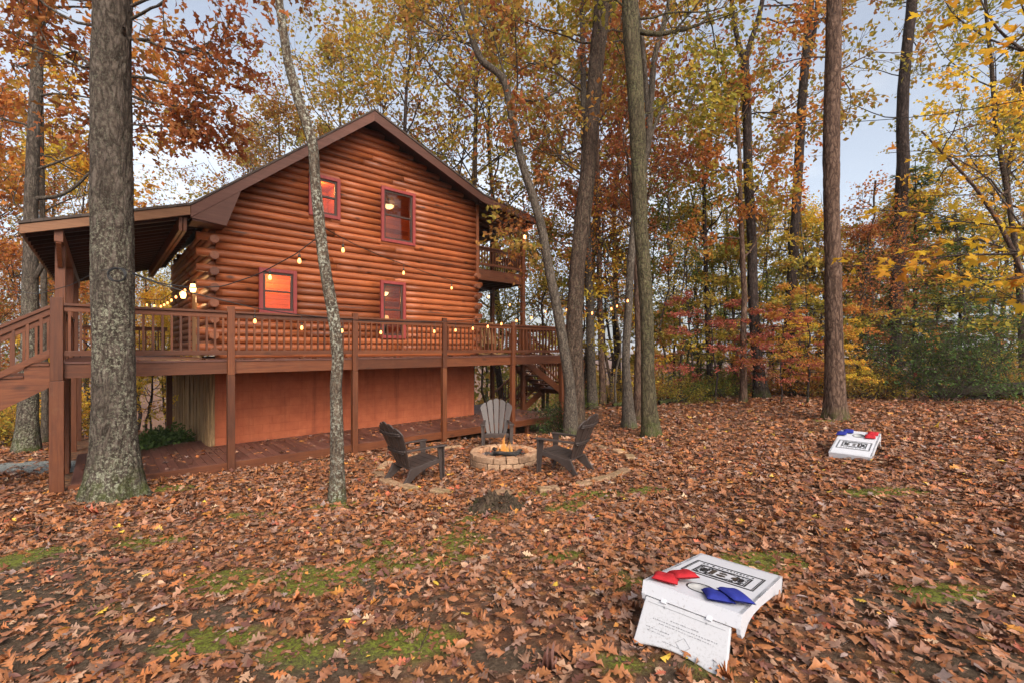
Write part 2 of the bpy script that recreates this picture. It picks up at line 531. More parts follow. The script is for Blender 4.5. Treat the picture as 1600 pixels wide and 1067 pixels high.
def leaf_mat(name, cols, trans=.45, bright=1.0, dsat=.05):
    """cols: palette along the per-leaf random value"""
    m = Mat(name)
    f = m.attr("rnd")
    oi = m.n("ShaderNodeObjectInfo")
    f2 = m.math('ADD', f, m.math('MULTIPLY', m.math('SUBTRACT', oi.outputs["Random"], .5), .3))
    n = len(cols)
    def dull(q):
        g = .3*q[0]+.6*q[1]+.1*q[2]
        return tuple((x*(1-dsat)+g*dsat)*bright for x in q)
    c = m.ramp(f2, [(i/(n-1), dull(cols[i])) for i in range(n)])
    di = m.n("ShaderNodeBsdfDiffuse"); tl = m.n("ShaderNodeBsdfTranslucent"); ms = m.n("ShaderNodeMixShader")
    m.link(c, di.inputs[0])
    m.link(m.mix(1.0, c, (1.15,1.05,.8), 'MULTIPLY'), tl.inputs[0])
    ms.inputs[0].default_value = trans
    m.link(di.outputs[0], ms.inputs[1]); m.link(tl.outputs[0], ms.inputs[2])
    m.link(ms.outputs[0], m.out.inputs[0])
    MT[name] = m.m
leaf_mat("leaves_ygreen", bright=1.3, trans=.5, cols=[(.10,.11,.02),(.19,.18,.03),(.27,.23,.035),(.33,.25,.035),(.36,.21,.035),(.30,.14,.03)])
leaf_mat("leaves_brown", bright=1.3, trans=.5, cols=[(.16,.15,.03),(.24,.20,.04),(.29,.195,.04),(.31,.16,.04),(.28,.115,.038),(.20,.08,.03)])
leaf_mat("leaves_rust", bright=1.28, cols=[(.15,.115,.03),(.22,.12,.035),(.27,.108,.036),(.29,.096,.036),(.25,.08,.034),(.16,.058,.028)])
leaf_mat("leaves_orange", bright=1.3, trans=.5, cols=[(.22,.19,.035),(.33,.21,.035),(.40,.195,.036),(.42,.165,.036),(.37,.125,.034),(.29,.085,.03)])
leaf_mat("leaves_yellow", bright=1.3, trans=.5, cols=[(.22,.22,.03),(.40,.33,.035),(.55,.40,.035),(.62,.40,.035),(.60,.32,.035),(.45,.2,.03)])
leaf_mat("leaves_red", [(.34,.17,.06),(.40,.15,.075),(.41,.12,.075),(.38,.095,.07),(.33,.08,.06),(.26,.06,.05)])
leaf_mat("leaves_green", bright=1.3, trans=.5, cols=[(.05,.08,.018),(.08,.12,.022),(.12,.16,.025),(.17,.19,.03),(.22,.2,.03),(.26,.18,.03)])
leaf_mat("needles", [(.04,.07,.02),(.075,.12,.028),(.12,.165,.034),(.19,.21,.038),(.27,.24,.04)], .45)
leaf_mat("leaves_holly", [(.03,.055,.018),(.055,.092,.028),(.09,.14,.038),(.15,.19,.05)], .3)
leaf_mat("leaves_maple", bright=.74, dsat=.06, cols=[(.45,.27,.02),(.62,.40,.02),(.75,.50,.025),(.78,.46,.025),(.70,.34,.025),(.55,.2,.02)], trans=.5)

# ------------------------------------------------------------------ terrain
CP = np.array([
 (0,1.5,.50),(-2,2,.44),(1,2.6,.49),(3,3,.55),(0,5,.25),(0,8.4,0.0),(-1.6,6.2,.10),(-5.7,6.5,.03),(-7.13,7.13,-.04),(-5.38,8.7,-.12),
 (-3.6,10.3,-.18),(-1.8,11.9,-.23),(0,13.5,-.38),(1.7,15,-.42),(1.5,13.4,-.27),(3.5,12,0.02),(5.5,7.5,.42),(8.2,11.5,.5),(8.8,16,.47),(14,15.5,.47),(9.5,18,.38),(15,18,.4),
 (3,17,.02),(5,18,.1),(-10,10.2,-.22),(-12,16,-.7),(-10,20,-1.2),(-4,20,-1.0),(-5,14,-.4),(3,21,-.5),(9,22,-.2),(15,22,-.2),(10,27,-1.4),
 (20,26,-1.5),(0,28,-2.3),(-20,12,-1.0),(-18,25,-2.6),(-30,40,-6),(0,45,-6),(30,45,-5),(40,15,0),(-40,5,-3),(0,-10,1),(20,-10,1.3),
 (-20,-10,.3),(20,3,1.0),(-12,3,.1),(0,70,-10),(60,70,-10),(-60,70,-10),(80,20,-3),(-80,20,-8)], dtype=np.float64)
def _phi(r2):
    return np.where(r2 > 1e-12, r2*np.log(np.maximum(r2, 1e-12)), 0.0)
_n = len(CP)
_A = np.zeros((_n+3, _n+3))
_d2 = ((CP[:,None,:2]-CP[None,:,:2])**2).sum(-1)
_A[:_n,:_n] = _phi(_d2) + np.eye(_n)*.6
_A[:_n,_n] = 1; _A[:_n,_n+1:] = CP[:,:2]
_A[_n,:_n] = 1; _A[_n+1:,:_n] = CP[:,:2].T
_W = np.linalg.solve(_A, np.concatenate([CP[:,2], np.zeros(3)]))
def terrain(x, y):
    x = np.asarray(x, float); y = np.asarray(y, float)
    sh = np.broadcast(x, y).shape
    xf = np.broadcast_to(x, sh).ravel(); yf = np.broadcast_to(y, sh).ravel()
    out = np.empty(len(xf))
    for i in range(0, len(xf), 20000):
        d = (xf[i:i+20000,None]-CP[None,:,0])**2 + (yf[i:i+20000,None]-CP[None,:,1])**2
        out[i:i+20000] = _phi(d) @ _W[:_n] + _W[_n] + _W[_n+1]*xf[i:i+20000] + _W[_n+2]*yf[i:i+20000]
    r = np.hypot(xf, yf)
    t = np.clip((r-60)/40, 0, 1); t = t*t*(3-2*t)
    out = out*(1-t) + (-11.0)*t
    return out.reshape(sh)
def gz(x, y): return float(terrain(x, y))
def ground_at(px, py):
    """where the sight line through a pixel of the photo meets the ground"""
    ys = np.linspace(1.0, 45, 2200)
    xs = (px-800)/F*ys; zs = EYE - (py-545)/F*ys
    dz = zs - terrain(xs, ys)
    i = int(np.argmax(dz < 0)) if (dz < 0).any() else len(ys)-1
    return xs[i], ys[i]
def at(px, py, Y): return Vector(((px-800)/F*Y, Y, EYE+(545-py)/F*Y))

_rs = np.random.RandomState(5)
_lat = _rs.rand(64, 64)
def vnoise(x, y):
    x = np.asarray(x, float); y = np.asarray(y, float)
    xi = np.floor(x).astype(int); yi = np.floor(y).astype(int)
    fx = x-xi; fy = y-yi
    fx = fx*fx*(3-2*fx); fy = fy*fy*(3-2*fy)
    g = lambda a, b: _lat[a % 64, b % 64]
    return (g(xi,yi)*(1-fx)+g(xi+1,yi)*fx)*(1-fy) + (g(xi,yi+1)*(1-fx)+g(xi+1,yi+1)*fx)*fy
def fbm(x, y, o=4):
    s = 0; a = .5; t = 0
    for i in range(o):
        s = s + a*vnoise(x*2**i+i*7.3, y*2**i+i*3.1); t += a; a *= .5
    return s/t

# moss and bare-soil patches (photo spots turned into ground points)
MOSS = []
for px, py, rx, ry in [(155,955,.34,.26),(345,915,.36,.3),(490,905,.4,.3),(560,890,.3,.2),(660,870,.5,.3),(720,845,.4,.3),(735,815,.35,.3),(525,792,.30,.24),
        (885,790,.24,.24),(935,772,.45,.2),(1010,765,.3,.15),(265,762,.45,.22),(600,845,.35,.3),(860,870,.3,.2),(470,1020,.25,.15),(640,1010,.3,.16),
        (1190,880,.35,.25),(980,900,.35,.25),(1090,1040,.2,.12),(1000,1030,.22,.12),(830,770,.3,.2),(60,870,.4,.3),(250,840,.5,.3),(400,805,.4,.2),(1010,680,.3,.3),
        (885,680,.45,.3),(1300,655,.5,.4),(1380,770,.5,.2),(1480,930,.3,.2),(330,1000,.3,.15)]:
    gx, gy = ground_at(px, py); MOSS.append((gx, gy, rx, ry))
BARE = []
for px, py, rx, ry in [(90,960,.75,.5),(190,1010,.6,.3),(40,900,.7,.5),(240,900,.5,.3),(600,925,.35,.2),(360,960,.4,.2),(640,1030,.4,.15),(480,1050,.35,.12),
        (1290,1010,.35,.2),(1420,960,.5,.3),(60,830,.6,.4),(150,860,.5,.3),(1090,1050,.3,.1),(1520,1040,.4,.2),(1250,950,.25,.2),(800,1030,.25,.12)]:
    gx, gy = ground_at(px, py); BARE.append((gx, gy, rx, ry))
def spots(x, y, L):
    s = np.zeros_like(x)
    for cx, cy, rx, ry in L:
        d = ((x-cx)/rx)**2 + ((y-cy)/ry)**2
        s = np.maximum(s, np.clip(1.5-d*.75, 0, 1.2))
    return s
def moss_mask(x, y):
    n = fbm(x*2.1, y*2.1)
    n2 = fbm(x*7+9, y*7)
    return np.clip((spots(x, y, MOSS)*(.45+n) + (n-.62)*1.2 + (n2-.5)*1.0 - .42)*2.6, 0, 1)
def bare_mask(x, y):
    n = fbm(x*1.7+31, y*1.7+5)
    return np.clip((spots(x, y, BARE)*(.4+n) + (n-.64)*1.0 - .42)*2.4, 0, 1)

def build_ground():
    # fine grid near the camera, coarse rings out to the horizon, in one sheet
    def axis(fine0, fine1, step, far):
        a = list(np.arange(fine0, fine1+1e-6, step))
        s = step; p = fine1; hi = []
        while p < far: s *= 1.28; p += s; hi.append(p)
        s = step; p = fine0; lo = []
        while p > -far: s *= 1.28; p -= s; lo.append(p)
        return np.array(lo[::-1]+a+hi)
    xs = axis(-11, 14, .085, 4000); ys = axis(.6, 17, .085, 4000)
    X, Y = np.meshgrid(xs, ys)
    Z = terrain(X, Y)
    near = np.clip(1-(np.hypot(X, Y-6)-14)/6, 0, 1)
    Z = Z + near*((fbm(X*1.3, Y*1.3)-.5)*.07 + (fbm(X*6, Y*6)-.5)*.022)
    ms = moss_mask(X, Y); ba = bare_mask(X, Y)
    Z = Z + near*ms*.012
    ny, nx = X.shape
    V = np.stack([X.ravel(), Y.ravel(), Z.ravel()], 1)
    i = np.arange(nx-1)[None,:] + np.arange(ny-1)[:,None]*nx
    Fq = np.stack([i, i+1, i+1+nx, i+nx], -1).reshape(-1, 4)
    m = Mat("forest_soil")
    v = m.coord()
    n1 = m.noise(v, 4, 8, .7); n2 = m.noise(v, 38, 6, .75)
    soil = m.ramp(n2, [(.3,(.036,.026,.017)),(.52,(.105,.072,.048)),(.72,(.20,.145,.10))])
    soil = m.mix(m.ramp(n1, [(.4,0.0),(.65,.5)]), soil, (.095,.068,.046))
    cells = m.voro(v, 13, 'F1', "Color"); cd = m.voro(v, 13, 'F1', "Distance")
    sepc = m.n("ShaderNodeSeparateColor"); m.link(cells, sepc.inputs[0])
    lit = m.ramp(sepc.outputs[0], [(0,(.11,.05,.03)),(.3,(.21,.085,.042)),(.55,(.28,.115,.055)),(.75,(.22,.115,.08)),(.9,(.36,.19,.10)),(1,(.42,.17,.05))])
    lit = m.mix(m.ramp(cd, [(.2,0.0),(.75,.7)]), lit, (.05,.026,.018))
    gm = m.mix(m.ramp(n2, [(.35,0.0),(.6,1.0)]), (.06,.075,.012), (.20,.225,.034))
    a_m = m.attr("moss"); a_b = m.attr("bare")
    c = m.mix(m.math('MULTIPLY', m.math('SUBTRACT', 1.0, a_b), m.ramp(n1, [(.36,.25),(.52,.9)])), soil, lit)
    c = m.mix(m.math('MULTIPLY', a_m, m.ramp(n2, [(.36,.1),(.55,.95)])), c, gm)
    m.base(c); m.set(.95, .1)
    h = m.math('ADD', n2, m.math('MULTIPLY', cd, .5))
    m.bump(h, .9, .03)
    MT["forest_soil"] = m.m
    o = arr_obj("ground", V, [Fq], m.m, attrs={"moss": ms.ravel(), "bare": ba.ravel()}, smooth=True)
    tag(o, kind='structure')
    return o
build_ground()
def ground_z(x, y):
    x = np.asarray(x, float); y = np.asarray(y, float)
    near = np.clip(1-(np.hypot(x, y-6)-14)/6, 0, 1)
    return terrain(x, y) + near*((fbm(x*1.3, y*1.3)-.5)*.07 + (fbm(x*6, y*6)-.5)*.022 + moss_mask(x, y)*.012)

# ------------------------------------------------------------------ leaf shapes
def strip_leaf(half):
    """half outline [(x,y)] along the midrib -> verts (n,2), quads"""
    k = len(half)
    v = [(x, 0) for x, y in half] + [(x, y) for x, y in half] + [(x, -y) for x, y in half]
    f = []
    for i in range(k-1):
        f.append((i, i+1, k+i+1, k+i)); f.append((i+1, i, 2*k+i, 2*k+i+1))
    return np.array(v, float), np.array(f)
OAK = strip_leaf([(-.18,.008),(0,.012),(.10,.09),(.22,.05),(.34,.27),(.40,.25),(.45,.07),(.58,.33),(.64,.29),(.68,.10),(.80,.20),(.84,.12),(.90,.05),(1.0,.006)])
OAK_SMALL = strip_leaf([(0,.02),(.25,.22),(.42,.08),(.62,.32),(.78,.12),(1,.01)])
PLAIN = strip_leaf([(0,.01),(.3,.22),(.65,.24),(1,.01)])
KITE = (np.array([(0,0),(.48,.34),(1,0),(.48,-.34)]), np.array([(0,2,1),(0,3,2)]))
BLADE = (np.array([(0,.0),(.5,.13),(1,0),(.5,-.13)]), np.array([(0,2,1),(0,3,2)]))
def maple_leaf():
    pts = [(0,.55)]
    out = []
    lobes = [(-140,.50),(-75,.86),(0,1.0),(75,.86),(140,.50)]
    for i, (a, r) in enumerate(lobes):
        a0 = R(a)
        for da, rr in ((-20,.62),(-12,.70),(-9,.62),(0,1.0),(9,.62),(12,.70),(20,.62)):
            k = r*(rr if r > .6 else rr*.95)
            out.append((k*math.cos(a0+R(da)), k*math.sin(a0+R(da))))
        if i < 4:
            mid = R((lobes[i+1][0]+a)/2); out.append((.34*math.cos(mid), .34*math.sin(mid)))
    out.append((-.12, .03)); out.append((-.5,.008)); out.append((-.5,-.008)); out.append((-.12,-.03))
    v = np.array([(0,0)]+out); n = len(out)
    v = v*.6; v[:,0] += .3
    f = np.array([(0, 1+i, 1+(i+1) % n) for i in range(n)])
    return v, f
MAPLE = maple_leaf()

def leaves_mesh(tmpl, P, A, N, S, rng, curl=.3, crumple=None):
    """P base points, A axis, N normal (unit, not nec. orthogonal), S size -> V, faces"""
    T, Fc = tmpl
    A = A/np.linalg.norm(A, axis=1, keepdims=True)
    B = np.cross(N, A); B /= np.maximum(np.linalg.norm(B, axis=1, keepdims=True), 1e-6)
    N = np.cross(A, B)
    n = len(P); k = len(T)
    c1 = rng.normal(0, curl, n)[:,None]; c2 = rng.normal(-curl*.4, curl*.8, n)[:,None]; c3 = rng.normal(0, curl*.7, n)[:,None]
    if crumple is not None:
        c1 = c1*(1+crumple[:,None]*1.6); c2 = c2*(1+crumple[:,None]*2.2)
    x = T[:,0][None]; y = T[:,1][None]
    z = c1*np.abs(y)*1.5 + c2*(x-.3)**2 + c3*x*y*2
    V = P[:,None,:] + S[:,None,None]*(x[...,None]*A[:,None,:] + y[...,None]*B[:,None,:] + z[...,None]*N[:,None,:])
    Fa = (Fc[None] + (np.arange(n)*k)[:,None,None]).reshape(-1, Fc.shape[1])
    return V.reshape(-1, 3), Fa, k

def unit(rng, n):
    v = rng.normal(size=(n,3)); return v/np.linalg.norm(v, axis=1, keepdims=True)

# ------------------------------------------------------------------ fallen leaves
LIT_PAL = np.array([(.265,.102,.042),(.315,.122,.044),(.20,.080,.040),(.235,.128,.080),(.195,.108,.075),(.33,.16,.092),(.38,.22,.135),(.36,.122,.040),
                    (.14,.058,.042),(.47,.31,.19),(.48,.20,.04),(.58,.37,.05),(.40,.10,.05),(.27,.19,.165)])
LIT_W = np.array([.19,.17,.14,.10,.08,.08,.035,.07,.08,.012,.012,.006,.012,.02]); LIT_W = LIT_W/LIT_W.sum()
m = Mat("dead_leaf")
ac = m.n("ShaderNodeAttribute"); ac.attribute_name = "tint"
lf = m.noise(m.coord(), 60, 3, .6)
m.base(m.mix(1.0, ac.outputs["Color"], m.ramp(lf, [(.3,.75),(.7,1.12)]), 'MULTIPLY'))
m.set(.5, .38)
MT["dead_leaf"] = m.m
FIRE = (-.16, 8.93)
ca, sa = math.cos(R(42.0)), math.sin(R(42.0))
HX, HY = -5.38, 8.7
def to_house(x, y):
    return ca*(x-HX)+sa*(y-HY), -sa*(x-HX)+ca*(y-HY)
def path_mask(x, y):
    return np.clip(1.6-np.abs((y-9.05)-.22*(x+10)+.12*np.sin(x*2))/.62, 0, 1)*(x < -7.6)
def litter():
    rng = np.random.RandomState(11)
    Vs=[]; Fs=[]; Cs=[]; off=0
    def band(y0, y1, dens, tmpl, s0, s1, wide=1.22, frag=False):
        nonlocal off
        area = wide*(y1**2-y0**2) + 3.0*(y1-y0)
        n = int(area*dens)
        y = np.sqrt(rng.rand(n)*(y1**2-y0**2)+y0**2)
        x = (rng.rand(n)*2-1)*(wide*y+1.5)
        ms = moss_mask(x, y); ba = bare_mask(x, y)
        clump = fbm(x*1.1+3, y*1.1+8)
        keep = (.50+.95*(clump-.22))*(1-.74*ms)*(1-.50*ba)
        if frag: keep = np.full(n, .8)
        u, v = to_house(x, y)
        fr = np.hypot(x-FIRE[0], y-FIRE[1])
        keep = np.where((u>-2.5)&(u<9.3)&(v>-.04)&(v<9), 0, keep)
        keep = np.where(fr < .70, 0, keep)
        keep = keep*(1-.85*path_mask(x, y))
        ok = rng.rand(n) < keep
        x = x[ok]; y = y[ok]; n = len(x)
        z = ground_z(x, y) + rng.rand(n)**1.5*.030 + .006
        th = rng.rand(n)*2*np.pi
        tl = rng.normal(0, .14, n)
        A = np.stack([np.cos(th), np.sin(th), tl], 1)
        N = np.stack([rng.normal(0,.23,n), rng.normal(0,.23,n), np.ones(n)], 1)
        N /= np.linalg.norm(N, axis=1, keepdims=True)
        S = rng.uniform(s0, s1, n)*np.where(rng.rand(n) < .25, .65, 1)
        cu = np.where(rng.rand(n) < .22, rng.rand(n)*.8, 0.0)
        z = z + np.abs(tl)*S*.35
        V, Fa, k = leaves_mesh(tmpl, np.stack([x,y,z],1), A, N, S, rng, .36, cu)
        c = LIT_PAL[rng.choice(len(LIT_PAL), n, p=LIT_W)]*rng.uniform(.75, 1.2, n)[:,None]
        Vs.append(V); Fs.append(Fa+off); Cs.append(np.repeat(c, k, axis=0)); off += len(V)
    band(.9, 5.2, 310, OAK, .06, .13)
    band(.9, 5.2, 150, PLAIN, .03, .10)
    band(.9, 5.2, 45, MAPLE, .05, .115)
    band(.9, 5.2, 90, OAK_SMALL, .05, .12)
    band(.9, 6.5, 420, KITE, .012, .045, frag=True)
    band(5.2, 9.5, 390, OAK_SMALL, .075, .145)
    band(5.2, 9.5, 110, PLAIN, .05, .11)
    band(9.5, 16, 240, OAK_SMALL, .09, .16)
    band(16, 26, 34, PLAIN, .16, .30, 1.3)
    q4 = [f for f in Fs if f.shape[1]==4]; q3 = [f for f in Fs if f.shape[1]==3]
    o = arr_obj("fallen_leaves", np.concatenate(Vs), [np.concatenate(q4), np.concatenate(q3)], MT["dead_leaf"], attrs={"tint": np.concatenate(Cs)})
    tag(o, "brown and rust fallen oak leaves covering the yard", "fallen leaves", kind='stuff')
litter()

def build_path():
    xs = np.arange(-16, -7.4, .12); ts = np.linspace(-.75, .75, 14)
    X = np.repeat(xs[:,None], len(ts), 1)
    Yc = 9.05+.22*(X+10)-.12*np.sin(X*2)
    Y = Yc + ts[None]*(1+.25*(fbm(X*2, X*0+ts[None])-.5))
    edge = (np.abs(ts[None])/.75)**4
    Z = ground_z(X, Y) + .016 - .03*edge
    nx, ny = X.shape
    V = np.stack([X.ravel(), Y.ravel(), Z.ravel()],1)
    i = np.arange(ny-1)[None]+np.arange(nx-1)[:,None]*ny
    Fq = np.stack([i, i+ny, i+ny+1, i+1], -1).reshape(-1,4)
    m = Mat("gravel")
    vc = m.voro(m.coord(), 55, 'F1', "Color"); sp = m.n("ShaderNodeSeparateColor"); m.link(vc, sp.inputs[0])
    m.base(m.ramp(sp.outputs[0], [(0,(.10,.11,.105)),(.5,(.21,.225,.21)),(1,(.38,.39,.37))]))
    m.set(.9,.2); m.bump(m.voro(m.coord(), 55), .8, .01)
    o = arr_obj("path", V, [Fq], m.m, smooth=True); tag(o, kind='structure')
build_path()

# ------------------------------------------------------------------ trees
def sweep(pts, rad, seg, rng=None, rough=0.0, flare=None, lobes=0, ridge=None):
    """tapered, lumpy trunk tube -> V, F"""
    pts = np.asarray(pts, float); n = len(pts)
    tan = np.gradient(pts, axis=0); tan /= np.linalg.norm(tan, axis=1, keepdims=True)
    up = np.array([0.3,1,0.1]) if abs(tan[0][2]) > .7 else np.array([0,0,1.0])
    a = np.cross(tan, up[None]); a /= np.maximum(np.linalg.norm(a, axis=1, keepdims=True), 1e-6)
    b = np.cross(tan, a)
    th = np.arange(seg)*2*np.pi/seg
    rr = np.repeat(np.asarray(rad, float)[:,None], seg, 1)
    if rough and rng is not None:
        ph = rng.rand()*50
        nz = fbm(np.cos(th)[None]*1.6+ph+4, pts[:,2:3]*1.1+np.sin(th)[None]*1.6+ph)-.5
        rr = rr*(1+rough*2*nz)
    if flare:
        h = np.maximum(pts[:,2]-pts[0,2], 0)[:,None]
        fl = flare[0]*np.exp(-h/flare[1])
        ph = rng.rand()*6
        rr = rr*(1+fl*(1+.45*np.cos(th[None]*lobes+ph)+.25*np.cos(th[None]*(lobes+2)+ph*2)))
    if ridge:
        am, fq, fz = ridge
        zz = pts[:,2:3]*fz
        q = np.abs(fbm(np.cos(th)[None]*fq+11, zz+2*np.sin(th)[None], 3)-.5)+np.abs(fbm(np.sin(th)[None]*fq+3, zz+2*np.cos(th)[None]+9, 3)-.5)
        rr = rr*(1+am*(np.minimum(q*5, 1.2)-.6))
    V = pts[:,None,:]+rr[...,None]*(np.cos(th)[None,:,None]*a[:,None,:]+np.sin(th)[None,:,None]*b[:,None,:])
    i = np.arange(seg); j = (i+1) % seg
    Fq = np.concatenate([np.stack([k*seg+i, k*seg+j, (k+1)*seg+j, (k+1)*seg+i],1) for k in range(n-1)])
    return V.reshape(-1,3), Fq

def resample(pts, rad, m):
    pts = np.asarray(pts, float); d = np.concatenate([[0], np.cumsum(np.linalg.norm(np.diff(pts, axis=0), axis=1))])
    t = np.linspace(0, d[-1], m)
    # smooth (Catmull-like) through cubic interpolation of each coordinate
    out = np.stack([np.interp(t, d, pts[:,k]) for k in range(3)], 1)
    ker = np.array([1,2,3,2,1])/9.0
    pad = np.concatenate([out[:1]*2-out[1:3][::-1], out, out[-1:]*2-out[-3:-1][::-1]])
    sm = np.stack([np.convolve(pad[:,k], ker, 'valid') for k in range(3)],1)
    sm[0] = out[0]; sm[-1] = out[-1]
    return sm, np.interp(t, d, rad)

class Skel:
    def __init__(s): s.V=[]; s.F=[]; s.off=0; s.tw=[]   # twigs: (point, dir, clump id)
    def add(s, V, Fq):
        s.V.append(V); s.F.append(Fq+s.off); s.off += len(V)
    def tube(s, pts, rad, seg): s.add(*sweep(pts, rad, seg))

def rot_about(d, ax, ang):
    return d*math.cos(ang)+np.cross(ax, d)*math.sin(ang)+ax*np.dot(ax, d)*(1-math.cos(ang))

def limb(sk, p, d, r, L, lvl, maxlvl, rng, kids=(5,4,4), wander=.22, up=.06, flat=0.0, lpt=14, minr=.004, segs=(7,5,4,4), leafy=None):
    n = 6 if lvl == 0 else 4
    pts=[p.copy()]; d = d/np.linalg.norm(d)
    for i in range(n):
        d = d + rng.normal(0, wander, 3); d[2] += up
        if flat: d[2] *= (1-flat)
        d = d/np.linalg.norm(d)
        p = p + d*L/n
        pts.append(p.copy())
    rad = np.linspace(r, max(r*.4, minr), n+1)
    sk.tube(pts, rad, segs[min(lvl, 3)])
    pts = np.array(pts)
    if lvl < maxlvl:
        k = kids[min(lvl, len(kids)-1)]
        for j in range(k):
            t = rng.uniform(.28, 1.0) if j else 1.0
            q = t*n; i = min(int(q), n-1); pos = pts[i]+(pts[i+1]-pts[i])*(q-i)
            dd = pts[i+1]-pts[i]; dd = dd/np.linalg.norm(dd)
            ax = unit(rng, 1)[0]; ax -= dd*np.dot(ax, dd); ax /= np.linalg.norm(ax)
            if flat and rng.rand() < .8: ax = np.array([0,0,1.0 if rng.rand()<.5 else -1.0])
            nd = rot_about(dd, ax, rng.uniform(R(25), R(68)))
            limb(sk, pos, nd, max(rad[i]*.6, minr), L*rng.uniform(.42,.66), lvl+1, maxlvl, rng, kids, wander, up, flat, lpt, minr, segs)
    if lvl >= maxlvl-0:
        cid = rng.rand()
        for q in range(lpt):
            t = rng.uniform(.15, 1.05)*n; i = min(int(t), n-1); fr = t-i
            sk.tw.append((*(pts[i]+(pts[i+1]-pts[i])*fr), *(pts[i+1]-pts[i]), cid))

def crown_from(sk, rng, size=.15, jit=.14, tmpl=KITE, droop=.35, up=.5, dens=1.0, curl=.3):
    T = np.array(sk.tw)
    if dens != 1.0: T = T[rng.rand(len(T)) < dens]
    n = len(T)
    P = T[:,:3]+rng.normal(0, jit, (n,3))
    A = T[:,3:6]/np.maximum(np.linalg.norm(T[:,3:6],axis=1,keepdims=True),1e-6) + rng.normal(0,.8,(n,3)); A[:,2] -= droop
    N = rng.normal(0,1,(n,3)); N[:,2] = np.abs(N[:,2])+up
    N /= np.linalg.norm(N,axis=1,keepdims=True)
    S = size*rng.uniform(.65,1.25,n)
    V, Fa, k = leaves_mesh(tmpl, P, A, N, S, rng, curl)
    zs = (P[:,2]-P[:,2].min())/max(np.ptp(P[:,2]), .1)
    rnd = np.clip(.55*T[:,6]+.45*rng.rand(n)+.1*(zs-.5), 0, 1)
    return V, [Fa], np.repeat(rnd, k)

def trunk_arrays(sk):
    return np.concatenate(sk.V), [np.concatenate(sk.F)]

# ---- generic tree kinds, built once each and copied
def proto_tall(seed, H=20, c0=.30, Rc=4.6, nl=20, r0=.16, lpt=19, size=.165):
    rng = np.random.RandomState(seed)
    sk = Skel()
    m_ = 14
    pts = np.zeros((m_,3)); pts[:,2] = np.linspace(-.5, H*.94, m_)
    pts[:,0] = np.cumsum(rng.normal(0,.10,m_)); pts[:,1] = np.cumsum(rng.normal(0,.10,m_)); pts[:,:2] -= pts[1,:2]
    rad = np.linspace(r0, .03, m_)
    V, Fq = sweep(pts, rad, 9, rng, .10, (.5,.4), 4); sk.add(V, Fq)
    for j in range(nl):
        t = c0 + (1-c0)*((j+.5)/nl)
        h = H*t*.93
        i = min(int((h+.5)/(H*.94+.5)*(m_-1)), m_-2)
        p = pts[i].copy(); p[2] = h
        prof = math.sin(math.pi*min(1, ((t-c0)/(1-c0))*.78+.2))**.8
        az = j*2.4+rng.rand()
        el = R(20+45*(t-c0)/(1-c0))
        d = np.array([math.cos(az)*math.cos(el), math.sin(az)*math.cos(el), math.sin(el)])
        limb(sk, p, d, max(.02, rad[i]*.45), Rc*prof*rng.uniform(.75,1.15), 0, 2, rng, (5,4), .2, .07, 0, lpt)
    return sk, crown_from(sk, rng, size, .17)
def proto_mid(seed, H=10, Rc=3.0, c0=.22, nl=15, flat=0.25, lpt=18, size=.13):
    return_ = proto_tall(seed, H, c0, Rc, nl, .085, lpt, size)
    return return_
def proto_flat(seed, H=5.5, Rc=2.6, nl=12, lpt=24, size=.11):
    rng = np.random.RandomState(seed)
    sk = Skel()
    pts = np.zeros((8,3)); pts[:,2] = np.linspace(-.3,H*.95,8); pts[:,0]=np.cumsum(rng.normal(0,.08,8)); pts[:,1]=np.cumsum(rng.normal(0,.08,8)); pts[:,:2]-=pts[1,:2]
    rad = np.linspace(.055,.012,8)
    sk.add(*sweep(pts, rad, 7, rng, .08))
    for j in range(nl):
        t = .22+.78*(j+.5)/nl; h = H*t*.93
        i = min(int((h+.3)/(H*.95+.3)*7), 6); p = pts[i].copy(); p[2]=h
        az = j*2.4+rng.rand(); d = np.array([math.cos(az), math.sin(az), .28])
        limb(sk, p, d, .018, Rc*(1.05-.55*t)*rng.uniform(.7,1.15), 0, 2, rng, (5,3), .14, .0, .35, lpt)
    return sk, crown_from(sk, rng, size, .06, KITE, .15, 1.6)
def proto_hemlock(seed, H=10, Rc=2.7):
    rng = np.random.RandomState(seed)
    sk = Skel()
    pts = np.zeros((8,3)); pts[:,2]=np.linspace(-.3,H,8)
    rad = np.linspace(.13,.015,8); sk.add(*sweep(pts, rad, 8, rng, .06))
    h = .5
    while h < H*.97:
        t = h/H
        for j in range(5):
            az = rng.rand()*6.28; L = Rc*(1.08-t)*rng.uniform(.65,1.1)+.15
            d = np.array([math.cos(az), math.sin(az), .12])
            limb(sk, np.array([0,0,h+rng.normal(0,.1)]), d, .02, L, 0, 1, rng, (11,), .07, -.035, .15, 13)
        h += .42
    T = np.array(sk.tw); n = len(T)
    P = T[:,:3]+rng.normal(0,.05,(n,3))
    dd = T[:,3:6]/np.maximum(np.linalg.norm(T[:,3:6],axis=1,keepdims=True),1e-6)
    A = dd+rng.normal(0,.55,(n,3)); A[:,2] = A[:,2]*.4-.15
    N = rng.normal(0,.35,(n,3)); N[:,2]=1; N/=np.linalg.norm(N,axis=1,keepdims=True)
    V, Fa, k = leaves_mesh(BLADE, P, A, N, .17*rng.uniform(.6,1.3,n), rng, .2)
    rnd = np.clip(.5*T[:,6]+.5*rng.rand(n),0,1)
    return sk, (V,[Fa],np.repeat(rnd,k))
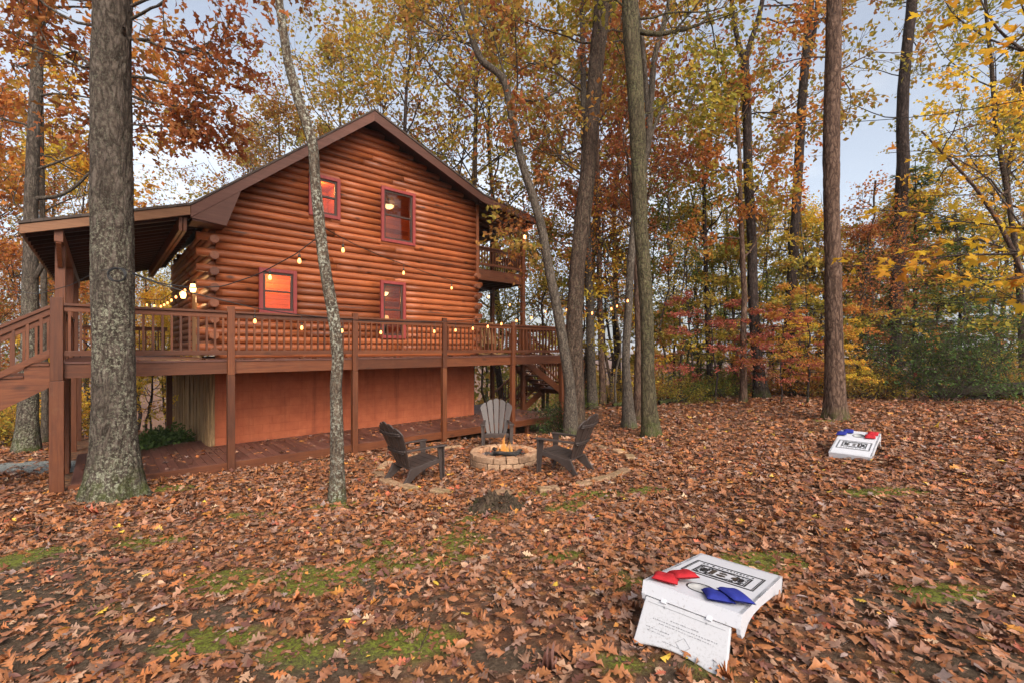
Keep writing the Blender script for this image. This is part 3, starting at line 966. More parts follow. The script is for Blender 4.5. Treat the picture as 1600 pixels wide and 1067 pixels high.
def proto_bush(seed, Rx=1.0, H=1.4, n_st=14, lpt=26, size=.075, tmpl=PLAIN, twl=1):
    rng = np.random.RandomState(seed)
    sk = Skel()
    for j in range(n_st):
        az = rng.rand()*6.28; d = np.array([math.cos(az)*.75, math.sin(az)*.75, rng.uniform(.5,1.3)])
        limb(sk, np.array([rng.normal(0,.1*Rx), rng.normal(0,.1*Rx), -.08]), d, .014, rng.uniform(.75,1.15)*math.hypot(Rx,H)*.8, 0, twl, rng, (8,4), .2, .02, 0, lpt)
    return sk, crown_from(sk, rng, size, .08, tmpl, .1, .8)

PROTO = {}
def mesh_only(name, V, faces, attrs, mat, smooth=False):
    o = arr_obj(name, V, faces, mat, attrs=attrs, smooth=smooth)
    me = o.data; bpy.data.objects.remove(o); return me
def make_proto(key, fn, bark_m, leaf_m):
    sk, (cv, cf, cr) = fn
    tv, tf = trunk_arrays(sk)
    PROTO[key] = (mesh_only("trunk", tv, tf, {}, MT[bark_m], True), mesh_only("crown", cv, cf, {"rnd": cr}, MT[leaf_m]))
make_proto("tall1", proto_tall(1), "bark_brown", "leaves_ygreen")
make_proto("tall2", proto_tall(2, c0=.22, Rc=4.2, nl=22), "bark_dark", "leaves_ygreen")
make_proto("tall3", proto_tall(3, c0=.36, Rc=5.2, nl=18), "bark_brown", "leaves_ygreen")
make_proto("mid1", proto_mid(11), "bark_brown", "leaves_orange")
make_proto("mid2", proto_mid(12, Rc=2.6, c0=.3, nl=16), "bark_brown", "leaves_orange")
make_proto("mid3", proto_mid(13, Rc=3.4, c0=.15, nl=16), "bark_brown", "leaves_orange")
make_proto("flat1", proto_flat(21), "bark_dark", "leaves_red")
make_proto("flat2", proto_flat(22, nl=14, Rc=2.2), "bark_dark", "leaves_red")
make_proto("hem1", proto_hemlock(31), "bark_dark", "needles")
make_proto("hem2", proto_hemlock(32, Rc=3.2), "bark_dark", "needles")
make_proto("sap1", proto_tall(41, H=8, c0=.35, Rc=1.1, nl=8, r0=.045, lpt=5, size=.11), "bark_grey", "leaves_yellow")
make_proto("sap2", proto_tall(42, H=8, c0=.45, Rc=1.3, nl=7, r0=.05, lpt=4, size=.11), "bark_grey", "leaves_yellow")
make_proto("bush1", proto_bush(51), "bark_twig", "leaves_green")
make_proto("bush2", proto_bush(52, Rx=1.1, H=1.1), "bark_twig", "leaves_green")
PH = {"tall1":20,"tall2":20,"tall3":20,"mid1":10,"mid2":10,"mid3":10,"flat1":5.5,"flat2":5.5,"hem1":10,"hem2":10,"sap1":8,"sap2":8,"bush1":1.3,"bush2":1.1}

def place_tree(key, name, cat, label, x, y, H, leaf, group, bark_m=None, wide=1.0, seed=0, dz=0.0):
    tm, cm = PROTO[key]
    rt = empty(name, (x, y, gz(x, y)+dz), label, cat, group, rz=(seed*2.39996) % 6.283)
    s = H/PH[key]
    rt.scale = (s*wide, s*wide, s)
    t = bpy.data.objects.new("trunk" if cat != "shrub" else "stems", tm); COL.objects.link(t); t.parent = rt
    c = bpy.data.objects.new("crown" if cat != "shrub" else "leaves", cm); COL.objects.link(c); c.parent = rt
    for o, mm in ((t, bark_m), (c, leaf)):
        if mm:
            o.material_slots[0].link = 'OBJECT'; o.material_slots[0].material = MT[mm]
    return rt

def tufts():
    rng = np.random.RandomState(31)
    n = 60000
    y = np.sqrt(rng.rand(n)*(8.5**2-1.2**2)+1.2**2); x = (rng.rand(n)*2-1)*(1.2*y+.5)
    k_ = rng.rand(n) < np.clip(moss_mask(x,y)-.25,0,1)*(.4+.6*(fbm(x*9,y*9)>.5))
    x = x[k_]; y = y[k_]; n = len(x)
    A = np.stack([rng.normal(0,.55,n), rng.normal(0,.55,n), np.ones(n)],1); N = unit(rng,n)
    V, Fa, k = leaves_mesh(BLADE, np.stack([x,y,ground_z(x,y)-.003],1), A, N, rng.uniform(.012,.034,n), rng, .3)
    leaf_mat("moss_blades", [(.09,.12,.02),(.15,.18,.03),(.20,.21,.035),(.13,.15,.03)], .3, 1.0, .1)
    o = arr_obj("moss_tufts", V, [Fa], MT["moss_blades"], attrs={"rnd": np.repeat(rng.rand(n),k)})
    tag(o, "short green moss and grass tufts between the fallen leaves", "moss", kind='stuff')
    sk = Skel()
    for i in range(420):
        yy = math.sqrt(rng.rand()*(9**2-1.2**2)+1.2**2); xx = (rng.rand()*2-1)*(1.2*yy+.5)
        L = rng.uniform(.06,.32); a = rng.rand()*6.28; m_ = 4
        p = np.array([(xx+L*(t-.5)*math.cos(a)+rng.normal(0,.008), yy+L*(t-.5)*math.sin(a)+rng.normal(0,.008), 0) for t in np.linspace(0,1,m_)])
        p[:,2] = ground_z(p[:,0],p[:,1])+.022+rng.rand(m_)*.012
        r = rng.uniform(.0015,.0045); sk.add(*sweep(p, np.linspace(r,r*.5,m_), 5))
    tv, tf = trunk_arrays(sk); o = arr_obj("twigs", tv, tf, MT["bark_twig"], smooth=True)
    tag(o, "thin broken twigs scattered among the fallen leaves", "twigs", kind='stuff')

tufts()

# ------------------------------------------------------------------ the log cabin (local x along the gable wall, y away, z up)
HOUSE = Vector((HX, HY, 0)); HRZ = R(42.0)
WL = 7.34            # gable wall length
WV = 1.95            # wall plane behind the deck's front edge
WB = 9.4             # back of the house
cabin = empty("log_cabin", HOUSE, "two storey orange log cabin with brown gable roof", "cabin", rz=HRZ)
PEAK_U, PEAK_Z = 3.52, 8.51
EAVE_U, EAVE_Z = -.475, 5.17
KINK_U, KINK_Z = 7.18, 7.10
END_U, END_Z = 9.59, 6.79
PORCH_U, PORCH_Z = -2.85, 4.35
RV0, RV1 = 1.30, 9.9  # roof front and back
def roof_z(u):
    if u < EAVE_U: return PORCH_Z+(u-PORCH_U)*(EAVE_Z-PORCH_Z)/(EAVE_U-PORCH_U)
    if u < PEAK_U: return EAVE_Z+(u-EAVE_U)*(PEAK_Z-EAVE_Z)/(PEAK_U-EAVE_U)
    if u < KINK_U: return PEAK_Z+(u-PEAK_U)*(KINK_Z-PEAK_Z)/(KINK_U-PEAK_U)
    return KINK_Z+(u-KINK_U)*(END_Z-KINK_Z)/(END_U-KINK_U)

WIN = [  # u0,u1,z0,z1 of the red trim, split of the sash, what is inside
  dict(px=(483,532,272,341), kind="blind"),
  dict(px=(405,464,418,492), kind="bright"),
  dict(px=(596,649,294,382), kind="ceiling"),
  dict(px=(595,634,437,530), kind="lamp"),
]
def uv_on_wall(px, py, v):
    r = (px-800)/F
    bx, by = HX-sa*v, HY+ca*v
    t = (r*by-bx)/(ca-r*sa)
    Y = by+sa*t
    return t, EYE+(545-py)/F*Y
for w in WIN:
    x0,x1,y0,y1 = w["px"]
    u0, za = uv_on_wall(x0, (y0+y1)/2, WV-.12); u1, zb = uv_on_wall(x1, (y0+y1)/2, WV-.12)
    _, zt = uv_on_wall((x0+x1)/2, y0+3, WV-.12); _, zbm = uv_on_wall((x0+x1)/2, y1-1, WV-.12)
    w["u"] = (u0, u1); w["z"] = (zbm, zt)

def sub_intervals(a, b, holes):
    segs = [(a, b)]
    for h0, h1 in holes:
        out = []
        for s0, s1 in segs:
            if h1 <= s0 or h0 >= s1: out.append((s0, s1)); continue
            if h0 > s0: out.append((s0, h0))
            if h1 < s1: out.append((h1, s1))
        segs = out
    return [s for s in segs if s[1]-s[0] > .03]

def build_cabin():
    rng = random.Random(3)
    C = .175; RL = .0895
    # gable wall logs
    mb = MB(); k = 0; z = 1.97+C/2
    def log(mb, a, b, axis, fixed, z, rx=RL, rz=RL, seg=14, cuts=True):
        pos = [a]
        if cuts and b-a > 3.2:
            pos.append(a+(b-a)*rng.uniform(.3,.7))
        pos.append(b)
        for i in range(len(pos)-1):
            p0, p1 = pos[i]+(.003 if i else 0), pos[i+1]
            mb.cur = rng.random()
            n = max(2, int((p1-p0)/.5))
            pts=[]
            for j in range(n+1):
                t = p0+(p1-p0)*j/n
                wob = rng.uniform(-.004,.004)
                pts.append((t, fixed+wob, z) if axis == 0 else (fixed+wob, t, z))
            rr = [rx*rng.uniform(.975,1.02) for _ in pts]
            mb.tube(pts, rr, seg)
    while z < PEAK_Z-.20:
        ul = 0.0; ur = WL
        zl_lim = EAVE_Z-.30
        if z > zl_lim: ul = max(0.0, (z+.11-EAVE_Z)/.836+EAVE_U)
        if z > KINK_Z-.30: ur = min(WL, PEAK_U+(PEAK_Z-.105-z)/.385)
        odd = k % 2
        if z < zl_lim: ul = -.30 if odd else .06
        if z < 4.6: ur = WL+(.26 if odd else .10)
        holes = [(w["u"][0]+.03, w["u"][1]-.03) for w in WIN if w["z"][0] < z < w["z"][1]]
        for s0, s1 in sub_intervals(ul, ur, holes):
            log(mb, s0, s1, 0, WV, z)
        z += C; k += 1
    mb.build("gable_wall", MT["log_x"], cabin)
    # side wall (porch side), logs half a course up, ends poking through at the corner
    mb = MB(); z = 1.97+C; k = 0
    while z < 5.0:
        a = WV-.30 if k % 2 == 0 else WV+.05
        door = [(3.6, 4.6)] if z < 4.05 else []
        for s0, s1 in sub_intervals(a, WB, door):
            if k % 2 == 0 or s0 > 2: log(mb, s0, s1, 1, 0.0, z, RL, seg=8 if s0 < 2 else 12)
            else: log(mb, s0, s1, 1, .02, z, RL)
        z += C; k += 1
    mb.build("porch_wall", MT["log_y"], cabin)
    # far side wall and back wall
    mb = MB(); z = 1.97+C; k = 0
    while z < 7.0:
        log(mb, WV-(.22 if (k % 2 == 0 and z < 4.6) else -.06), WB, 1, WL, z, seg=10)
        z += C; k += 1
    mb.build("balcony_wall", MT["log_y"], cabin)
    mb = MB(); z = 1.97+C/2
    while z < PEAK_Z-.5:
        a = max(0, (z+.26-EAVE_Z)/.836+EAVE_U) if z > EAVE_Z-.3 else 0
        b = min(WL, PEAK_U+(PEAK_Z-.22-z)/.385)
        if b-a > .2: log(mb, a, b, 0, WB, z, seg=8)
        z += C
    mb.build("back_wall", MT["log_x"], cabin)
    # corner trim board up the second storey
    mb = MB(); mb.box(WL-.01, WV-.11, 4.62, WL+.09, WV+.04, 6.95)
    mb.build("corner_board", MT["log_y"], cabin, .006)
    # floor slab between the storeys keeps daylight out
    mb = MB(); mb.box(.1, WV+.06, 1.80, WL-.1, WB-.1, 1.94); mb.box(.1, WV+1.35, 4.55, WL-.1, WB-.1, 4.68)
    mb.build("inner_floor", MT["soffit"], cabin)
    # foundation
    mb = MB(); mb.box(.05, WV+.02, -.75, WL-.02, WV+.22, 1.79); mb.box(WL-.24, WV+.22, -.9, WL-.02, WB-.1, 1.79)
    mb.build("foundation_wall", MT["terracotta_stucco"], cabin)
    mb = MB()
    u = WV+.0
    y = WV+.03
    while y < WB-.1:
        w = rng.uniform(.10,.24)
        d = rng.uniform(.0,.05)
        mb.cur = rng.random()
        mb.box(-.06-d, y, -1.1, .048, y+w-.008, 1.78)
        y += w
    mb.box(-.055, WV-.035, -.3, .045, WV+.028, 1.78)
    mb.build("bark_wall", MT["bark_siding"], cabin)

    # roof slabs
    def slab(name, u0, z0, u1, z1, th, v0, v1, mat, lift=0.0):
        mb = MB()
        mb.prism([(u0,z0+lift),(u1,z1+lift),(u1,z1-th+lift),(u0,z0-th+lift)], lambda p:(p[0],v0,p[1]), lambda p:(p[0],v1,p[1]))
        return mb
    roof = MB()
    for u0,z0,u1,z1 in ((EAVE_U,EAVE_Z,PEAK_U,PEAK_Z),(PEAK_U,PEAK_Z,KINK_U,KINK_Z),(KINK_U,KINK_Z,END_U,END_Z),(PORCH_U,PORCH_Z,EAVE_U,EAVE_Z)):
        roof.prism([(u0-.03*(u0==PORCH_U),z0+.018),(u1,z1+.018),(u1,z1-.03),(u0-.03*(u0==PORCH_U),z0-.03)], lambda p:(p[0],RV0-.045,p[1]), lambda p:(p[0],RV1+.04,p[1]))
    ro = roof.build("roof", MT["shingle"], cabin)
    so_ = MB()
    for u0,z0,u1,z1 in ((EAVE_U+.02,EAVE_Z,PEAK_U,PEAK_Z),(PEAK_U,PEAK_Z,KINK_U,KINK_Z),(KINK_U,KINK_Z,END_U-.02,END_Z),(PORCH_U+.03,PORCH_Z,EAVE_U+.02,EAVE_Z)):
        so_.prism([(u0,z0-.035),(u1,z1-.035),(u1,z1-.085),(u0,z0-.085)], lambda p:(p[0],RV0+.03,p[1]), lambda p:(p[0],RV1-.03,p[1]))
    # flat return under the main eave
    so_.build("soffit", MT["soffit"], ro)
    # rake boards on the front
    rk = MB()
    def rake(mb, u0,z0,u1,z1,h0,h1, v0=RV0-.02, v1=RV0+.028, d=-.032):
        mb.cur = rng.random()
        mb.prism([(u0,z0+d),(u1,z1+d),(u1,z1+d-h1),(u0,z0+d-h0)], lambda p:(p[0],v0,p[1]), lambda p:(p[0],v1,p[1]))
    rake(rk, EAVE_U,EAVE_Z, PEAK_U,PEAK_Z, .25,.27)
    rake(rk, PEAK_U,PEAK_Z, KINK_U,KINK_Z, .27,.23)
    rake(rk, KINK_U,KINK_Z, END_U,END_Z, .23,.15)
    # boxed return at the foot of the rake
    rk.cur = .6
    rk.prism([(EAVE_U+.002,EAVE_Z-.285),(.16,EAVE_Z-.34),(.44,EAVE_Z+.49)], lambda p:(p[0],RV0-.012,p[1]), lambda p:(p[0],RV0+.024,p[1]))
    rk.box(EAVE_U+.03, RV0+.03, EAVE_Z-.33, .16, WV-.05, EAVE_Z-.29)
    rk.build("rake_board", MT["fascia"], ro, .005)
    pk = MB(); rake(pk, PORCH_U,PORCH_Z, EAVE_U-.004,EAVE_Z-.002, .16,.19)
    pk.box(PORCH_U-.02, RV0-.018, PORCH_Z-.19, PORCH_U+.025, RV1, PORCH_Z-.032)
    pk.build("porch_fascia", MT["fascia_tan"], ro, .004)
    ek = MB(); ek.box(END_U-.02, RV0+.03, END_Z-.19, END_U+.02, RV1, END_Z-.032)
    ek.build("eave_board", MT["fascia"], ro, .004)
    # porch rafters
    rf = MB(); v = RV0+.22
    while v < RV1-.1:
        rf.cur = rng.random()
        rf.prism([(PORCH_U+.03,PORCH_Z-.087),(EAVE_U+.3,EAVE_Z-.087+.075),(EAVE_U+.3,EAVE_Z-.23+.075),(PORCH_U+.03,PORCH_Z-.21)],
                 lambda p:(p[0],v,p[1]), lambda p:(p[0],v+.045,p[1]))
        v += .405
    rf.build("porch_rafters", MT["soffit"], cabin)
    rf = MB(); v = RV0+.3
    while v < 5.2:
        rf.cur = rng.random()
        rf.prism([(WL-.1,roof_z(WL)-.087),(END_U-.03,END_Z-.087),(END_U-.03,END_Z-.2),(WL-.1,roof_z(WL)-.22)],
                 lambda p:(p[0],v,p[1]), lambda p:(p[0],v+.045,p[1]))
        v += .5
    rf.build("balcony_rafters", MT["soffit"], cabin)
    # porch beams: a doubled one beside the wall and one over the posts
    b = MB(); b.box(-.66, RV0+.1, 4.62, -.60, RV1-.2, 4.90); b.box(-.585, RV0+.1, 4.62, -.525, RV1-.2, 4.90)
    b.build("inner_beam", MT["stain_y"], cabin, .006)
    b = MB(); b.box(-2.46, RV0+.06, 4.10, -2.34, RV1-.2, 4.32)
    b.build("porch_beam", MT["stain_y"], cabin, .006)
    b = MB(); b.box(9.36, RV0+.1, 6.42, 9.5, 5.6, 6.64)
    b.build("balcony_beam", MT["stain_y"], cabin, .006)
    for v in (1.75, 4.9, 8.0):
        p = MB(); p.cur = rng.random(); p.box(-2.47, v, 1.965, -2.33, v+.14, 4.095)
        p.beam((-2.40, v+.07, 3.62), (-2.40, v+.60, 4.12), .07, .10)
        if v < 2: p.beam((-2.40, v-.0, 3.72), (-2.40, v-.36, 4.11), .07, .10)
        p.build("porch_post", MT["stain_z"], cabin, .006)
    # balcony
    bal = MB(); bal.box(WL+.12, 1.92, 4.50, 9.62, 1.965, 4.86); bal.box(9.575, 1.968, 4.50, 9.62, 5.2, 4.86)
    for i in range(24): bal.box(WL+.12, 1.97+i*.142-.0, 4.86-.03, 9.57, 1.97+i*.142+.134, 4.862)
    for i in range(6): bal.box(WL+.12+i*.40, 1.97, 4.55, WL+.165+i*.40, 5.2, 4.825)
    bal.build("balcony_floor", MT["stain_x"], cabin)
    railing("balcony_rail", cabin, (WL+.12, 1.94), (9.43, 1.94), 4.90, 5.62, 17, lower=.10)
    railing("balcony_rail", cabin, (9.59, 2.05), (9.59, 3.62), 4.90, 5.62, 12, lower=.10)
    for v in (1.87, 3.60):
        p = MB(); p.cur = rng.random(); p.box(9.44, v, gz(*world_xy(9.5, v))-.2 if v > 3 else .042, 9.575, v+.135, 6.42)
        p.build("balcony_post", MT["stain_z"], cabin, .006)
    p = MB(); p.cur=.3; p.box(9.44, 5.15, -1.0, 9.575, 5.285, 6.42); p.build("balcony_post", MT["stain_z"], cabin, .006)
    # sconce on the balcony's outer post
    w = MB(); w.lathe([(0.0,0),(.03,.0),(.055,.03),(.06,.10),(.035,.15),(.0,.16)], 16, (9.50,1.80,6.15))
    sc_ = w.build("wall_lamp", MT["sconce_glow"], cabin)
    w = MB(); w.lathe([(.0,.16),(.045,.162),(.05,.185),(.0,.20)], 14, (9.50,1.80,6.15)); w.box(9.49,1.80,6.33,9.51,1.87,6.35)
    w.build("lamp_bracket", MT["dark_metal"], sc_)
    lamp_light("balcony_light", cabin, (9.50,1.62,6.2), 9, .09)
    # windows
    for w in WIN: window(w)
    # lit porch door and its wreath-like pine pieces stay out of sight behind the corner; a glowing lamp beside it
    d = MB(); d.box(-.05, 3.62, 1.97, .03, 4.58, 4.03); d.build("porch_door", MT["rustic_pine"], cabin, .008)
    for v in (3.2, 5.0):
        w = MB(); w.lathe([(0,0),(.05,.01),(.07,.10),(.05,.2),(0,.21)], 14, (-.20,v,3.55)); l = w.build("wall_lamp", MT["sconce_glow"], cabin)
        w = MB(); w.box(-.19,v-.03,3.76,-.09,v+.03,3.82); w.build("lamp_bracket", MT["dark_metal"], l)
    lamp_light("porch_light", cabin, (-.50,3.3,3.35), 15, .12)

def world_xy(u, v): return HX+ca*u-sa*v, HY+sa*u+ca*v
def lamp_light(name, parent, loc, watts, radius, col=(1.0,.56,.24)):
    l = bpy.data.lights.new(name, 'POINT'); l.energy = watts; l.shadow_soft_size = radius; l.color = col
    o = bpy.data.objects.new(name, l); COL.objects.link(o); o.parent = parent; o.location = loc
    return o

def railing(name, parent, a, b, z0, z1, nb, lower=.13, mat_rail="stain_x", cap=True, post_h=None):
    """a,b: (u,v) ends; z0 floor, z1 top of the rail; every baluster its own mesh"""
    ax, ay = a; bx, by = b
    L = math.hypot(bx-ax, by-ay)
    r = MB(); r.cur = random.random()
    r.beam((ax,ay,z1-.02),(bx,by,z1-.02), .13, .04)
    r.cur = random.random()
    r.beam((ax,ay,z1-.085),(bx,by,z1-.085), .045, .085)
    along_x = abs(bx-ax) > abs(by-ay)
    root = r.build(name, MT["stain_x" if along_x else "stain_y"], parent, .004)
    r = MB(); r.cur = random.random(); r.beam((ax,ay,z0+lower+.035),(bx,by,z0+lower+.035), .045, .085)
    r.build("bottom_rail", MT["stain_x" if along_x else "stain_y"], root, .004)
    for i in range(nb):
        t = (i+.5)/nb
        p = MB(); p.cur = random.random()
        x, y = ax+(bx-ax)*t, ay+(by-ay)*t
        o_ = -.035 if along_x else 0.0
        p.box(x-.017, y-.017+o_*.0, z0+lower+.078, x+.017, y+.017, z1-.128)
        p.build("baluster", MT["stain_z"], root)
    return root

def window(w):
    u0,u1 = w["u"]; z0,z1 = w["z"]
    v0 = WV-.135
    t = .085
    f = MB()
    f.cur=.4; f.box(u0,v0,z0,u0+t,WV+.03,z1); f.cur=.6; f.box(u1-t,v0,z0,u1,WV+.03,z1)
    f.cur=.5; f.box(u0+t,v0+.002,z1-t,u1-t,WV+.03,z1-.001); f.cur=.45; f.box(u0+t,v0+.002,z0+.001,u1-t,WV+.03,z0+t)
    root = f.build("window", MT["red_trim"], cabin, .005)
    for za_, zb_ in ((z1,z1+.12),(z0-.12,z0)):
        fl = MB(); fl.cur=.45; fl.box(u0,WV-.055,za_,u1,WV+.03,zb_); fl.build("log_filler", MT["log_x"], cabin)
    a,b,c,d = u0+t+.002,u1-t-.002,z0+t+.002,z1-t-.002
    s = MB(); st=.05; mid=(c+d)/2
    s.box(a,v0+.04,c,a+st,v0+.09,d); s.box(b-st,v0+.04,c,b,v0+.09,d)
    s.box(a+st,v0+.042,d-st,b-st,v0+.088,d-.001); s.box(a+st,v0+.042,c+.001,b-st,v0+.088,c+st)
    s.box(a+st,v0+.03,mid-.022,b-st,v0+.088,mid+.022)
    s.build("sash", MT["sash_brown"], root, .003)
    g = MB(); g.box(a+st,v0+.060,c+st,b-st,v0+.064,mid-.023); g.box(a+st,v0+.070,mid+.023,b-st,v0+.074,d-st)
    g.build("pane", MT["window_glass"], root)
    # the room behind
    D = 1.15; rv0 = WV+.035; e=.5
    zf, zc = max(z0-.5, 1.95), z1+.25
    if w["kind"] == "blind": e = .14; zf = z0-.2; zc = z1+.02
    rm = MB()
    ru0, ru1 = u0-e, u1+e
    rm.cur=.5
    nb = int((zc-zf)/.14)+1
    for i in range(nb):
        za = zf+i*.14
        rm.cur = random.random()
        rm.box(ru0, rv0+D, za, ru1, rv0+D+.03, min(za+.134, zc))
    rm.box(ru0-.03, rv0, zf, ru0, rv0+D+.03, zc); rm.box(ru1, rv0, zf, ru1+.03, rv0+D+.03, zc)
    rm.box(ru0-.03, rv0, zc, ru1+.03, rv0+D+.03, zc+.03); rm.box(ru0-.03, rv0, zf-.03, ru1+.03, rv0+D+.03, zf)
    rm.build("room", MT["interior_pine"], cabin)
    um = (u0+u1)/2
    k = w["kind"]
    if k in ("blind", "lamp", "ceiling"):
        bl = MB(); zb = mid+.03 if k != "ceiling" else mid+.02
        if k == "blind": zb = c+.03
        n = int((d-.05-zb)/.032)
        for i in range(n):
            zz = zb+i*.032
            if k != "blind" and i < n*.0: continue
            bl.beam((a+.03,v0+.15,zz),(b-.03,v0+.15,zz), .022, .0025)
        bl.build("blind", MT["stain_x"], root)
    if k == "bright":
        lamp_light("room_light", cabin, (um+.1, rv0+.45, z1+.05), 75, .10, (1.0,.50,.16))
    elif k == "blind":
        lamp_light("room_light", cabin, (um, rv0+.5, z1-.12), 34, .1, (1.0,.46,.14))
    else:
        dl = MB(); zz = z1-.30 if k == "ceiling" else z1-.27
        dl.lathe([(0,-.085),(.07,-.07),(.12,-.03),(.14,.02),(.13,.03)], 20, (um+.05, rv0+.55, zz))
        o = dl.build("ceiling_light", MT["dome_glow"], cabin)
        r_ = MB(); r_.lathe([(.0,.22),(.06,.22),(.06,.20),(.012,.19),(.012,.05),(.15,.035),(.15,.025)], 16, (um+.05, rv0+.55, zz))
        r_.build("lamp_rod", MT["dark_metal"], o)
        lamp_light("room_light", cabin, (um+.05, rv0+.38, zz-.2), 12, .1, (1.0,.50,.18))

build_cabin()

# table lamp seen through the tall window
w = WIN[3]; um = sum(w["u"])/2
lx, ly = world_xy(um+.02, WV+.38)
lamp = empty("table_lamp", (lx, ly, 2.55), "small lit table lamp with cream shade behind the tall lower window", "lamp")
l = MB(); l.lathe([(.115,.42),(.06,.62)], 24); l.build("lamp_shade", MT["lamp_shade_glow"], lamp)
l = MB(); l.lathe([(0,.0),(.075,.0),(.075,.02),(.03,.05),(.05,.16),(.03,.30),(.012,.34),(.012,.44),(0,.44)], 16); l.build("lamp_base", MT["dark_metal"], lamp)
lt = MB(); lt.box(-.2,-.16,-.04,.2,.16,-.002)
for sx in (-.17,.17):
    for sy in (-.13,.13): lt.box(sx-.02,sy-.02,-.58,sx+.02,sy+.02,-.042)
lamp_table = empty("side_table", (lx, ly, 2.55), "small wooden side table holding the lit lamp behind the tall window", "side table", rz=HRZ)
lt.build("table", MT["rustic_pine"], lamp_table)

# ------------------------------------------------------------------ decks
deck = empty("raised_deck", HOUSE, "long raised red-brown timber deck with baluster railing along the cabin", "deck", rz=HRZ)
DZ0, DZ1 = 1.735, 1.965
RZ = 2.91
POSTS = [-2.35, 0.0, 2.42, 4.82, 7.24, 9.53]
def build_deck():
    rng = random.Random(8); random.seed(8)
    f = MB()
    for i in range(len(POSTS)-1):
        f.cur = rng.random(); f.box(POSTS[i]+(0 if i else -.06)+.002, 0, DZ0, POSTS[i+1]-.002, .045, DZ1)
    f.box(9.53, 0, DZ0, 9.60, .045, DZ1)
    f.build("front_fascia", MT["stain_x"], deck, .004)
    f = MB(); f.box(-2.41,.046,DZ0,-2.365,9.2,DZ1); f.box(9.555,.046,DZ0,9.60,4.2,DZ1)
    f.build("end_fascia", MT["stain_y"], deck, .004)
    b = MB()
    v = -.02
    while v < 1.82:
        b.cur = rng.random(); b.box(-2.43, v, DZ1+.002, 9.62, v+.134, DZ1+.030); v += .14
    while v < 9.1:
        b.cur = rng.random(); b.box(-2.43, v, DZ1+.002, -.11, v+.134, DZ1+.030)
        if v < 4.0:
            b.cur = rng.random(); b.box(WL+.11, v, DZ1+.002, 9.62, v+.134, DZ1+.030)
        v += .14
    b.build("deck_boards", MT["deck_top"], deck)
    j = MB(); u = -2.2
    while u < 9.5:
        j.cur = rng.random(); j.box(u, .05, DZ0+.02, u+.04, (1.9 if -.15 < u < WL+.1 else 4.1), DZ1)
        u += .40
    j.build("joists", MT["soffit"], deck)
    # posts carrying the rail, bolted outside the fascia
    for i, u in enumerate(POSTS):
        p = MB(); p.cur = rng.random()
        w = .075 if i == 0 else .06
        p.box(u-w, -.092, DZ0-.03, u+w, -.003, 3.0)
        p.build("rail_post", MT["stain_z"], deck, .008)
    for u, v in ((-2.39,3.2),(-2.39,5.6),(9.58,1.9),(9.58,4.1)):
        p = MB(); p.cur = rng.random(); p.box(u-.05, v-.05, DZ1+.03, u+.05, v+.05, 3.0); p.build("rail_post", MT["stain_z"], deck, .006)
    nbs = [17,17,17,17,15]
    for i in range(len(POSTS)-1):
        railing("railing", deck, (POSTS[i]+.062+.015*(i==0), -.03), (POSTS[i+1]-.062, -.03), DZ1+.03, RZ, nbs[i], lower=.10)
    railing("railing", deck, (-2.39, 1.25), (-2.39, 3.14), DZ1+.03, RZ, 12, lower=.10)
    railing("railing", deck, (-2.39, 3.26), (-2.39, 5.54), DZ1+.03, RZ, 15, lower=.10)
    railing("railing", deck, (9.58, .03), (9.58, 1.84), DZ1+.03, RZ, 12, lower=.10)
    railing("railing", deck, (WL+.2, 4.1), (9.52, 4.1), DZ1+.03, RZ, 13, lower=.10)
    railing("railing", deck, (-2.3, 9.0), (-.2, 9.0), DZ1+.03, RZ, 13, lower=.10)
    # support posts
    for i, u in enumerate(POSTS[:-1]):
        p = MB(); p.cur = rng.random()
        wx, wy = world_xy(u, -.02); zg = gz(wx, wy)
        w = .085 if i == 0 else .062
        p.box(u-w, -.085 if i else -.09, zg-.12, u+w, .04 if i else .06, DZ0-.032)
        p.build("support_post", MT["stain_z"], deck, .008)
    for u, v in ((-2.35,1.9),(-2.35,2.35),(-2.35,5.2),(-2.35,8.6),(-.36,6.6),(9.5,.05)):
        p = MB(); p.cur = rng.random(); zg = gz(*world_xy(u, v))
        p.box(u-.07, v-.07, zg-.2, u+.07, v+.07, DZ0+.02); p.build("support_post", MT["stain_z"], deck, .008)
build_deck()

walk = empty("lower_walkway", HOUSE, "low plank walkway along the foot of the cabin under the raised deck", "walkway", rz=HRZ)
def build_walk():
    rng = random.Random(4)
    b = MB(); u = -2.2
    while u < 9.28:
        b.cur = rng.random()
        b.box(u, .045, .006+rng.uniform(0,.004), u+.135, (WV-.06 if -.06 < u < WL+.05 else (WV+.9 if u < 0 else 4.0)), .042)
        u += .142
    b.build("planks", MT["deck_cross"], walk, .003, seg=1)
    f = MB()
    f.cur=.5; f.box(-2.23,.0,-.145,2.4,.042,.036); f.cur=.7; f.box(2.404,.0,-.145,7.2,.042,.036); f.cur=.35; f.box(7.204,.0,-.145,9.32,.042,.036)
    f.build("front_board", MT["stain_x"], walk, .004)
    f = MB(); f.box(9.28,.044,-.145,9.32,4.0,.036); f.build("end_board", MT["stain_y"], walk, .004)
    for u in (5.4, 6.6, 8.0, 9.1):
        for v in (.15, 1.7, 3.4):
            if u < 7 and v > 2: continue
            p = MB(); p.box(u-.05, v-.05, gz(*world_xy(u,v))-.15, u+.05, v+.05, -.148); p.build("foot", MT["stain_z"], walk)
build_walk()

